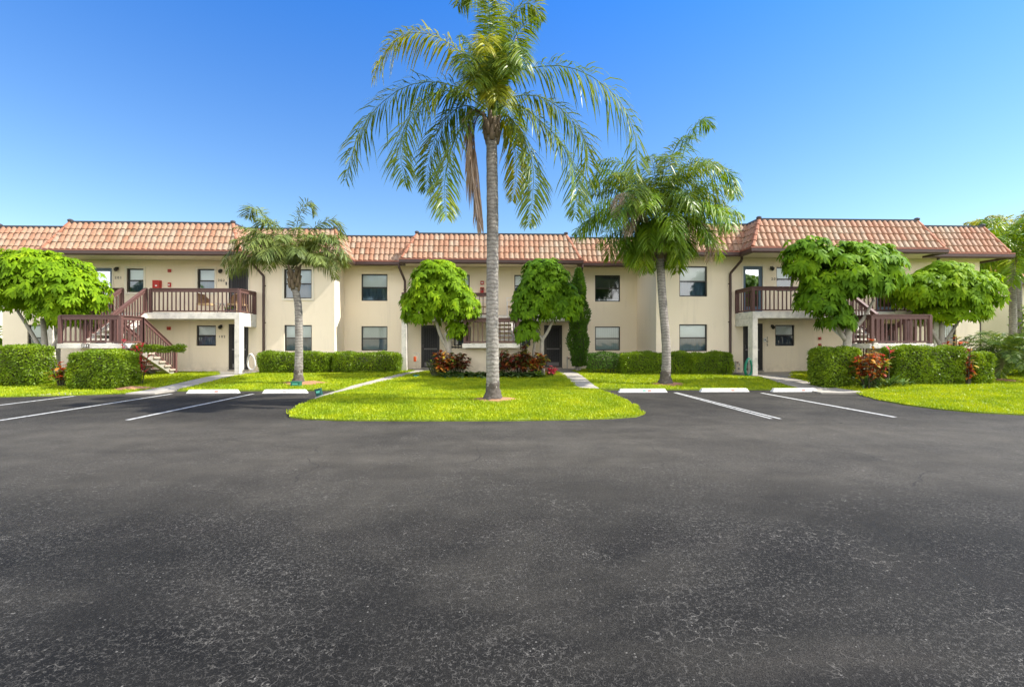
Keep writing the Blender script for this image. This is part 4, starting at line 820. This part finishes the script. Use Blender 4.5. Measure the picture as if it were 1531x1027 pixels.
# shrubs of coloured leaves
def shrub(name, c, r, h, n, mat, label, cat_='shrub', L=.28, W=.095, group=None, upright=.5, heads=9):
    x, y = c; z = gz(x, y); T = thing(name, (x, y, z), label, cat_, group); st = MB(); parts = []
    for k in range(heads):
        a = k * 2.399; q = math.sqrt((k + .5) / heads); hx, hy = x + r * q * math.cos(a), y + r * .8 * q * math.sin(a); hz = z + h * RNG.uniform(.6, 1.0) * (1 - .35 * q * q)
        st.tube([(x + (hx - x) * .3, y + (hy - y) * .3, z), (hx, hy, hz)], [.018, .010], 5)
        m = max(6, n // heads); t = RNG.uniform(.35, 1.0, m); bs = np.stack([x + (hx - x) * (.3 + .7 * t), y + (hy - y) * (.3 + .7 * t), z + (hz - z) * t], 1); th = RNG.uniform(0, 2 * pi, m)
        d = np.stack([np.cos(th), np.sin(th), RNG.uniform(.1, 1.0, m) * upright * 2], 1); ll = L * RNG.uniform(.7, 1.2, m); parts.append(leaves(bs, d, np.tile([0, 0, 1.], (m, 1)), ll, W * RNG.uniform(.8, 1.2, m), RNG.uniform(.2, .6, m), fold=.12))
    V, Tt = cat(parts); tri_mesh('leaves', V, Tt, M[mat], T); st.build('stems', M['twig'], T); return T
cr = 'coloured foliage shrubs'
shrub('croton', (X(664, 17.85), 17.85), .52, 1.05, 416, 'croton', 'red and orange croton at the foot of the left round tree', group=cr)
shrub('croton', (X(686, 17.95), 17.95), .40, 1.1, 320, 'croton_dark', 'maroon croton left of the centre landing', group=cr)
shrub('croton', (X(753, 17.7), 17.7), .34, 1.1, 320, 'croton_dark', 'slim dark red croton right of the tall palm trunk', group=cr)
shrub('croton', (X(777, 17.75), 17.75), .50, 1.15, 544, 'croton_dark', 'bushy bronze croton below the right corner of the centre landing', group=cr)
shrub('croton', (X(800, 17.8), 17.8), .45, 1.0, 416, 'croton', 'red bronze croton beneath the forked tree', group=cr)
shrub('croton', (X(823, 17.8), 17.8), .22, .45, 80, 'pink', 'small pink leaved plant at the end of the bed by the walkway', group=cr, L=.2)
shrub('yellow_croton', (X(784, 18.0), 18.0), .17, 1.65, 80, 'frond_yellow', 'tall yellow variegated croton under the forked tree', group=cr)
shrub('green_shrub', (X(650, 17.9), 17.9), .36, .95, 420, 'hedge', 'small green clipped shrub beside the centre left door', L=.10, W=.05, heads=14)
shrub('croton', (X(92, 15.9), 15.9), .28, .95, 90, 'croton', 'leggy red croton in the gap between the left hedges', group=cr)
shrub('croton', (X(197, 16.25), 16.25), .22, 1.48, 90, 'croton', 'orange croton peeping above the rounded hedge block', group=cr)
shrub('cordyline', (X(209, 16.3), 16.3), .26, 1.68, 90, 'pink', 'bright pink cordyline by the left stair landing', 'plant', L=.3, W=.06, upright=.8, heads=4)
shrub('cordyline', (X(180, 16.35), 16.35), .20, 1.72, 60, 'pink', 'pink red cordyline against the front of the left landing', 'plant', L=.28, W=.05, upright=.8, heads=3)
shrub('croton', (X(1298, 14.3), 14.3), .60, 1.62, 420, 'croton', 'large pink and orange croton between the two tall right hedges', group=cr, L=.26)
shrub('cordyline', (X(1327, 14.3), 14.3), .14, 1.66, 30, 'pink', 'single pink cordyline head above the long right hedge', 'plant', L=.24, W=.06, upright=.7, heads=2)
shrub('croton', (X(1426, 15.5), 15.5), .45, 1.78, 240, 'croton', 'orange croton behind the end of the long right hedge', group=cr, L=.26)
shrub('croton', (X(1447, 14.5), 14.5), .18, 1.32, 110, 'croton', 'red croton squeezed between the long and the short right hedges', group=cr, L=.24)
def rosette(x, y, n, L, W, mat, label, name='bromeliad', up=.7, group='strap leaved plants in the beds'):
    z = gz(x, y); th = np.arange(n) * 2.399; t = RNG.uniform(.3, 1, n); d = np.stack([np.cos(th), np.sin(th), up * (1.6 - t)], 1)
    V, Tt = leaves(np.tile([x, y, z + .02], (n, 1)), d, np.tile([0, 0, 1.], (n, 1)), L * RNG.uniform(.75, 1.15, n), W, RNG.uniform(.25, .6, n), fold=.15); return tag(tri_mesh(name, V, Tt, M[mat]), label, 'plant', group)
for i, px in enumerate(range(664, 806, 9)):
    y = 17.45 + .14 * ((i * 7) % 3); rosette(X(px, y), y, 30, .62, .10, 'strap', 'dark green strap leaved bromeliad in the front row of the centre bed')
for px, y, lab in ((1292, 14.4, 'spiky green strap plant left of the croton foot'), (1312, 14.3, 'long bladed green plant under the large croton'), (1330, 14.25, 'arching green strap plant at the start of the long hedge')):
    rosette(X(px, y), y, 26, .75, .06, 'strap', lab, 'strap_plant', 1.1)
rosette(X(1350, 14.2), 14.2, 18, .55, .05, 'strap', 'small strap plant against the long hedge', 'strap_plant', 1.0)
rosette(X(806, 17.35), 17.35, 16, .5, .07, 'frond_lush', 'bright green broad leaved plant at the right end of the bed', 'leafy_plant', 1.0)
# bushes and trees beyond the building
def bushy(name, c, rad, n, mat, label, trunk=True, size=.22, cat_='tree'):
    x, y, z = c; T = thing(name, (x, y, 0), label, cat_)
    if trunk: MB().tube([(x, y, -.1), (x + .1, y, z * .6), (x, y, z)], [.16, .12, .05], 8).build('trunk', M['grey_bark'], T, smooth=True)
    parts = []
    for k in range(9):
        o = rdir(1)[0] * np.array(rad) * .55; rr = np.array(rad) * RNG.uniform(.4, .62); m = n // 9; d = rdir(m); p = np.array(c) + o + d * rr * RNG.uniform(.6, 1.05, (m, 1)); parts.append(leaves(p, d + .7 * rdir(m), rdir(m), size * RNG.uniform(.7, 1.2, m), size * .45, .2))
    V, Tt = cat(parts); tri_mesh('crown', V, Tt, M[mat], T); return T
bushy('leafy_tree', (-24.6, 22.5, 1.9), (1.9, 1.8, 1.9), 2600, 'hedge', 'green leafy tree past the left end of the building', True)
bushy('bush', (-21.6, 18.9, .95), (.7, .6, .7), 900, 'hedge', 'small round bush at the left end wall', False, .12, 'bush')
bushy('leafy_tree', (30.5, 23.5, 2.7), (2.6, 1.8, 2.2), 3200, 'scheff', 'leafy green tree past the right end of the building', True)
bushy('bush', (20.0, 16.9, .9), (1.1, .7, .8), 1800, 'hedge', 'low green bush behind the date palm', False, .14, 'bush')

# ------------------------------------------------------------------ neighbouring building
NB = thing('neighbour_building', (32, 27, .3), 'cream neighbouring building with brown tiled roof seen past the right end', 'building')
MB().box(25.4, 44, 26.5, 36, -.05, 5.0).build('wall', M['stucco'], NB)
m = MB(); e = .6; a, b2 = (24.8, 25.9, 44.6, 36.6), (25.4, 26.5, 44, 36)
m.add([(a[0], a[1], 4.95), (a[2], a[1], 4.95), (a[2], a[3], 4.95), (a[0], a[3], 4.95), (b2[0], b2[1], 6.3), (b2[2], b2[1], 6.3), (b2[2], b2[3], 6.3), (b2[0], b2[3], 6.3)], [(0, 3, 2, 1), (4, 5, 6, 7), (0, 1, 5, 4), (1, 2, 6, 5), (2, 3, 7, 6), (3, 0, 4, 7)])
rf = m.build('roof', M['hip'], NB); g = MB().box(24.7, 44.7, 25.78, 25.9, 4.9, 5.08); g.box(24.68, 24.8, 25.78, 36.7, 4.9, 5.08); g.build('gutter', M['gutter'], rf)
MB().tube([(28.3, 26.42, 4.95), (28.3, 26.42, .2)], .06, 8).build('downspout', M['gutter'], NB)

# ------------------------------------------------------------------ small things
def wheel_stop(px0, px1, y, label, marks):
    x0, x1 = X(px0, y), X(px1, y); T = thing('wheel_stop', ((x0 + x1) / 2, y, 0), label, 'wheel stop', 'concrete wheel stops along the stalls'); m = MB(); b, t, h, e = .085, .055, .112, .07
    m.add([(x0, y - b, .002), (x1, y - b, .002), (x1, y + b, .002), (x0, y + b, .002), (x0 + e, y - t, h), (x1 - e, y - t, h), (x1 - e, y + t, h), (x0 + e, y + t, h)], [(0, 3, 2, 1), (4, 5, 6, 7), (0, 1, 5, 4), (1, 2, 6, 5), (2, 3, 7, 6), (3, 0, 4, 7)])
    m.build('block', M['stop'], T, bevel=.012)
    for f, mt in marks:
        xm = x0 + (x1 - x0) * f; k = MB()
        for q in range(3): xx = xm + (q - 1) * .034; k.add([(xx - .012, y - b + .03 * z / h - .0015 if False else y - (b - (b - t) * z / h) - .002, z) for z in (.035,)] + [(xx + .012, y - (b - (b - t) * .035 / h) - .002, .035), (xx + .012, y - (b - (b - t) * .09 / h) - .002, .09), (xx - .012, y - (b - (b - t) * .09 / h) - .002, .09)], [(0, 1, 2, 3)]) if True else None
        k.build('painted_mark', M[mt], T)
wheel_stop(280, 358, 14.4, 'white wheel stop nearest the left walkway', [(.58, 'paint_red')])
wheel_stop(393, 460, 14.35, 'plain white wheel stop in front of the short palm', [(.5, 'galv')])
wheel_stop(924, 997, 14.2, 'white wheel stop with green and red marks before the leaning palm', [(.52, 'paint_green'), (.63, 'paint_red')])
wheel_stop(1046, 1119, 14.25, 'white wheel stop with grey and red marks, middle of the right row', [(.5, 'galv'), (.66, 'paint_red')])
wheel_stop(1153, 1221, 14.2, 'white wheel stop with red mark nearest the right walkway', [(.5, 'galv'), (.68, 'paint_red')])
def green_box(px, py, Y, w, h, mat, label, tilt=0.0):
    p = at(px, py, Y); z = gz(p.x, Y) if mat != 'x' else 0; T = thing('utility_box', (p.x, Y, z), label, 'utility box'); 
    MB().box(p.x - w / 2, p.x + w / 2, Y - w * .35, Y + w * .35, z - .02, z + h).build('body', M[mat], T, bevel=.015)
    MB().box(p.x - w * .54, p.x + w * .54, Y - w * .39, Y + w * .39, z + h, z + h + .025).build('lid', M[mat], T, bevel=.006)
    MB().box(p.x - w * .3, p.x + w * .3, Y - w * .35 - .006, Y - w * .35 + .01, z + h * .45, z + h * .8).build('plate', M['paint_green'], T); T.rotation_euler = (0, tilt, 0.0); return T
green_box(443, 577, 15.75, .30, .13, 'green_box', 'bright green low utility box between the palm and wheel stop')
green_box(478, 590, 13.4, .17, .18, 'dark_green', 'dark green tilted box at the kerb of the island tip', R(-14)).location.z = .03
green_box(622, 567, 17.6, .20, .07, 'dark_green', 'flat dark green box beside the centre left walkway')
# wall fittings
def wall_lamp(px, py, Y, label):
    p = at(px, py, Y); T = thing('wall_lamp', (p.x, Y, p.z), label, 'wall lamp', 'black lantern lamps beside the doors'); x, z = p.x, p.z
    MB().box(x - .045, x + .045, Y - .02, Y - .001, z - .02, z + .10).build('back_plate', M['black'], T)
    MB().tube([(x, Y - .02, z + .06), (x, Y - .09, z + .09), (x, Y - .11, z + .05)], .012, 6).build('arm', M['black'], T)
    MB().lathe((x, Y - .11, z - .09), [(.035, 0), (.06, .03), (.075, .12), (.03, .15), (.01, .17)], 10).build('shade', M['black'], T)
for px, py, D, l in ((176, 403, DL, 'black lantern lamp beside the blue glass upper door on the left wing'), (331, 406, DL, 'black lantern lamp between window and dark upper door on the left wing'), (331, 489, DL, 'black lantern lamp under the left balcony'), (1153, 402, DR, 'black lantern lamp beside the glass upper door on the right wing'), (1154, 489, DR, 'black lantern lamp under the right balcony')): wall_lamp(px, py, D, l)
def wall_box(name, px, py, Y, w, h, mat, label, cat_, detail=None, d=.06):
    p = at(px, py, Y); T = thing(name, (p.x, Y, p.z), label, cat_); MB().box(p.x - w / 2, p.x + w / 2, Y - d, Y - .001, p.z - h / 2, p.z + h / 2).build('housing', M[mat], T, bevel=.01)
    if detail: MB().box(p.x - w * .28, p.x + w * .28, Y - d - .012, Y - d + .002, p.z - h * .18, p.z + h * .12).build('front_plate', M[detail], T)
    return T
wall_box('fire_alarm_strobe', 254, 405, DL, .13, .13, 'red', 'square red fire alarm strobe above the left balcony', 'fire alarm', 'lip')
wall_box('fire_alarm_pull', 254, 426, DL, .12, .19, 'red', 'red and white fire alarm pull station on the left balcony wall', 'fire alarm', 'white')
wall_box('fire_alarm_strobe', 253, 491, DL, .14, .14, 'red', 'square red fire alarm strobe under the left balcony', 'fire alarm', 'lip')
wall_box('fire_alarm_pull', 252.5, 514, DL, .10, .11, 'red', 'small red alarm box low on the left ground floor wall', 'fire alarm', 'lip')
wall_box('fire_alarm_bell', 721, 423, DC, .17, .17, 'red', 'red fire alarm bell high on the centre balcony wall', 'fire alarm', 'white')
wall_box('fire_alarm_pull', 1225, 506, DR, .10, .12, 'red', 'upper red alarm box beside the dark right umbrella tree', 'fire alarm', 'lip')
wall_box('fire_alarm_pull', 1225, 516, DR, .11, .12, 'red', 'lower red alarm box beside the dark right umbrella tree', 'fire alarm', 'lip')
wall_box('door_bell', 338.5, 424, DL, .05, .13, 'black', 'small black doorbell beside the dark upper door', 'doorbell', 'bar', .03)
wall_box('letter_box', 1143, 508, DR, .10, .15, 'white', 'small white letter holder beside the right ground floor door', 'letter box', 'bar', .06)
wall_box('outlet_box', 1104, 551, DR, .07, .1, 'galv', 'small grey outlet low on the right wing wall', 'outlet', 'bar', .04)
def extinguisher(px, py, D, label, open_=False):
    p = at(px, py, D); x, z = p.x, p.z; T = thing('extinguisher_cabinet', (x, D, z), label, 'extinguisher cabinet'); w, h = .28 if not open_ else .18, .42
    m = MB()
    for q in ((x - w / 2, x - w / 2 + .03, z - h / 2, z + h / 2), (x + w / 2 - .03, x + w / 2, z - h / 2, z + h / 2), (x - w / 2 + .03, x + w / 2 - .03, z + h / 2 - .03, z + h / 2), (x - w / 2 + .03, x + w / 2 - .03, z - h / 2, z - h / 2 + .03)): m.box(q[0], q[1], D - .17, D - .001, q[2], q[3])
    m.build('frame', M['red'], T)
    if not open_: MB().box(x - w / 2 + .03, x + w / 2 - .03, D - .16, D - .14, z - h / 2 + .03, z + h / 2 - .03).build('front', M['red'], T); MB().box(x - .03, x + .05, D - .165, D - .155, z - .05, z + .0).build('pull_plate', M['white'], T)
    else:
        MB().box(x - w / 2 + .03, x + w / 2 - .03, D - .02, D - .006, z - h / 2 + .03, z + h / 2 - .03).build('back', M['white'], T)
        MB().lathe((x, D - .09, z - .17), [(.045, 0), (.05, .02), (.05, .22), (.02, .27), (.015, .31)], 10).build('cylinder', M['red'], T)
extinguisher(237, 427, DL, 'red fire extinguisher cabinet behind the left balcony rail'); extinguisher(721, 437, DC, 'red framed extinguisher cabinet on the centre balcony wall', True)
# furniture on the balconies
def wicker_chair(x, y, face, label):
    T = thing('wicker_chair', (x, y, FL2), label, 'chair', 'wicker chairs on the left balcony'); f = Vector((math.cos(face), math.sin(face), 0)); s = Vector((-f.y, f.x, 0)); o = Vector((x, y, FL2)); up = Vector((0, 0, 1))
    def q(a, b_, c): return o + f * a + s * b_ + up * c
    m = MB()
    pts = [q(-.25 + .22 * (1 - math.cos(t)) * 1.1, .30 * math.sin(t) if abs(t) < 1.6 else .30 * math.copysign(1, t), .42 + (.38 if abs(t) < .9 else .38 - .25 * (abs(t) - .9))) for t in np.linspace(-1.9, 1.9, 13)]
    low = [p - up * (p.z - FL2 - .40) for p in pts]; m.add(pts + low, [(i, i + 1, 13 + i + 1, 13 + i) for i in range(12)]); m.tube(pts, .028, 6)
    m.build('backrest', M['wicker'], T, smooth=True)
    MB().add([q(-.24, -.28, .40), q(.26, -.28, .42), q(.26, .28, .42), q(-.24, .28, .40), q(-.24, -.28, .34), q(.26, -.28, .34), q(.26, .28, .34), q(-.24, .28, .34)], [(0, 1, 2, 3), (7, 6, 5, 4), (0, 4, 5, 1), (1, 5, 6, 2), (2, 6, 7, 3), (3, 7, 4, 0)]).build('seat', M['tan'], T)
    for a, b_ in ((-.22, -.25), (-.22, .25), (.24, -.26), (.24, .26)): MB().tube([q(a, b_, .36), q(a * 1.12, b_ * 1.1, 0)], .018, 6).build('leg', M['tan'], T)
p = at(307, 467, 19.95); wicker_chair(p.x, 19.95, 0.2, 'brown wicker armchair left of the balcony table'); p = at(355, 467, 20.0); wicker_chair(p.x, 20.0, pi - .3, 'tan wicker armchair right of the balcony table')
x = X(332, 20.05); T = thing('side_table', (x, 20.05, FL2), 'small round table between the wicker chairs', 'table'); MB().lathe((x, 20.05, FL2 + .40), [(.02, 0), (.26, .0), (.27, .02), (.0, .03)], 18).build('table_top', M['white'], T)
for a in (0, 2.1, 4.2): MB().tube([(x + .06 * math.cos(a), 20.05 + .06 * math.sin(a), FL2 + .40), (x + .2 * math.cos(a), 20.05 + .2 * math.sin(a), FL2)], .014, 6).build('leg', M['bronze'], T)
for px, lab in ((339, 'black flower pot on the balcony floor, left of the pair'), (346, 'black flower pot on the balcony floor, right of the pair')):
    x = X(px, 19.7); T = thing('flower_pot', (x, 19.7, FL2), lab, 'flower pot', 'black pots behind the balcony rail'); MB().lathe((x, 19.7, FL2), [(.055, 0), (.075, .16), (.085, .17), (.07, .17)], 12).build('pot', M['pot'], T)
    V, Tt = leaves(np.tile([x, 19.7, FL2 + .15], (14, 1)), rdir(14) * .7 + np.array([0, 0, 1.]), rdir(14), .16, .04, .3); tri_mesh('foliage', V, Tt, M['hedge'], T)
def metal_chair(px, Y, z, label):
    x = X(px, Y); T = thing('patio_chair', (x, Y, z), label, 'chair'); m = MB()
    for s in (-1, 1): m.tube([(x + .24 * s, Y + .2, z + .02), (x + .24 * s, Y + .2, z + .42), (x + .24 * s, Y + .28, z + .85)], .016, 6)
    m.tube([(x - .24, Y + .28, z + .85), (x + .24, Y + .28, z + .85)], .016, 6); m.tube([(x - .24, Y + .25, z + .66), (x + .24, Y + .25, z + .66)], .014, 6); m.build('back_frame', M['white'], T)
    MB().box(x - .24, x + .24, Y - .22, Y + .22, z + .40, z + .45).build('seat', M['tan'], T, bevel=.015)
    for s in (-1, 1):
        MB().tube([(x + .23 * s, Y - .21, z), (x + .23 * s, Y - .21, z + .62)], .015, 6).build('leg', M['white'], T)
        MB().tube([(x + .24 * s, Y - .22, z + .62), (x + .24 * s, Y + .24, z + .62)], .017, 6).build('armrest', M['white'], T)
metal_chair(766, 21.3, FL2, 'white metal chair with tan seat at the centre balcony opening'); metal_chair(722, 21.5, FL2, 'white metal chair with tan seat half behind the palm trunk')
# hoses, spigots, rack
def coil(name, px, py, Y, rx, rz, turns, mat, label, cat_, r=.014):
    p = at(px, py, Y); T = thing(name, (p.x, Y, p.z - rz), label, cat_); pts = []
    for i in range(turns * 18 + 1):
        a = i / 18 * 2 * pi; k = 1 - .06 * math.sin(i * .61); pts.append((p.x + rx * k * math.sin(a) * (1 - .25 * math.cos(a)), Y - .05 - .05 * math.sin(i * .37) - .03 * (i / 18) / turns, p.z + rz * k * math.cos(a)))
    MB().tube(pts, r, 6).build('hose', M[mat], T, smooth=True); MB().box(p.x - .04, p.x + .04, Y - .14, Y + .0, p.z + rz - .05, p.z + rz - .02).build('hook', M['galv'], T); return T
coil('hose_coil', 1117.5, 549, YBR + .05, .13, .33, 8, 'hose', 'green garden hose coiled at the foot of the right porch column', 'garden hose', .02)
coil('hose_coil', 377, 541, DL - .35, .17, .34, 4, 'white', 'pale hose loops beside the left porch column', 'garden hose', .018)
def spigot(px, Y, label, h=.5):
    x = X(px, Y); z = gz(min(x, 20), Y); T = thing('spigot', (x, Y, z), label, 'water spigot'); MB().tube([(x, Y, z - .02), (x, Y, z + h)], .02, 8).build('pipe', M['galv'], T)
    MB().tube([(x, Y, z + h * .8), (x + .14, Y - .03, z + h * .8), (x + .15, Y - .03, z + h * .62)], .018, 8).build('tap', M['galv'], T); MB().lathe((x + .07, Y - .02, z + h * .8 + .02), [(.01, 0), (.05, .03), (.05, .045), (.01, .05)], 10).build('valve_wheel', M['lip'], T)
spigot(1100, DR - .2, 'grey water spigot at the end of the right hedge'); spigot(848, DC - .5, 'pale pipe spigot beside the centre right door', .6)
p = at(621, 535, YBC + .05); x, z = p.x, p.z; T = thing('wire_rack', (x, YBC + .05, z), 'small wire rack with orange cloth on the centre left column', 'rack')
m = MB()
for a, b_ in (((x - .08, z + .2), (x + .17, z + .2)), ((x + .17, z + .2), (x + .17, z - .16)), ((x - .08, z - .16), (x + .17, z - .16)), ((x + .05, z + .2), (x + .05, z - .16))): m.tube([(a[0], YBC + .04, a[1]), (b_[0], YBC + .04, b_[1])], .010, 6)
m.build('frame', M['galv'], T); MB().box(x - .07, x + .05, YBC - .02, YBC + .03, z - .16, z + .06).build('cloth', M['orange'], T, bevel=.02)

# ------------------------------------------------------------------ light, sky, camera
CLOUD = 17.0
EL, AZ = R(47), R(5.5)          # sun from the right, a touch in front of the facade
sd = Vector((math.cos(EL) * math.cos(AZ), -math.cos(EL) * math.sin(AZ), math.sin(EL)))
sun = bpy.data.lights.new('sun', 'SUN'); sun.energy = 4.0; sun.angle = R(.53); sun.color = (1, .95, .86); so = bpy.data.objects.new('sun', sun); COL.objects.link(so); so.rotation_euler = sd.to_track_quat('Z', 'Y').to_euler(); so.location = sd * 50
w = bpy.data.worlds.new('World'); S.world = w; w.use_nodes = True; t = w.node_tree; bg = t.nodes['Background']
sky = t.nodes.new('ShaderNodeTexSky'); sky.sky_type = 'NISHITA'; sky.sun_disc = False; sky.sun_elevation = EL; sky.sun_rotation = R(95.5); sky.air_density = 1.0; sky.dust_density = 0.3; sky.ozone_density = 1.6
g = t.nodes.new('ShaderNodeTexCoord'); sp = t.nodes.new('ShaderNodeSeparateXYZ'); t.links.new(g.outputs['Generated'], sp.inputs[0])
deep = ramp(t, sp.outputs['Z'], [(0.0, (1.12, 1.03, .98)), (0.22, (.78, .95, 1.02)), (0.62, (.22, .75, 1.42))])       # clear deep blue overhead
blue = mixc(t, 1.0, sky.outputs[0], deep, 'MULTIPLY')
# bright broken cloud in the half of the sky behind the photographer, as the windows reflect it
yn = N(t, 'ShaderNodeMath', operation='MULTIPLY'); yn.inputs[1].default_value = -1; t.links.new(sp.outputs['Y'], yn.inputs[0])
south = ramp(t, yn.outputs[0], [(0.10, 0.0), (0.45, 1.0)]); up = ramp(t, sp.outputs['Z'], [(0.0, 0.0), (0.06, 1.0)])
cl = ramp(t, noise(t, g.outputs['Generated'], 2.6, 6, .6, .4), [(0.40, 0.0), (0.58, 1.0)])
k = mixc(t, 1.0, mixc(t, 1.0, south, up, 'MULTIPLY'), cl, 'MULTIPLY')
t.links.new(mixc(t, k, blue, (CLOUD, CLOUD * .96, CLOUD * .90)), bg.inputs[0]); bg.inputs[1].default_value = 0.09
cam = bpy.data.cameras.new('camera'); cam.sensor_width = 36; cam.lens = F / 1531 * 36; cam.clip_end = 2000; co = bpy.data.objects.new('camera', cam); COL.objects.link(co)
co.location = (0, 0, EYE); co.rotation_euler = (pi / 2, 0, -YAW); S.camera = co
S.view_settings.view_transform = 'Standard'; S.view_settings.look = 'None'; S.view_settings.exposure = 1.25; S.view_settings.gamma = 1
S.cycles.max_bounces = 8; S.cycles.diffuse_bounces = 4; S.cycles.transparent_max_bounces = 12; S.cycles.use_denoising = True
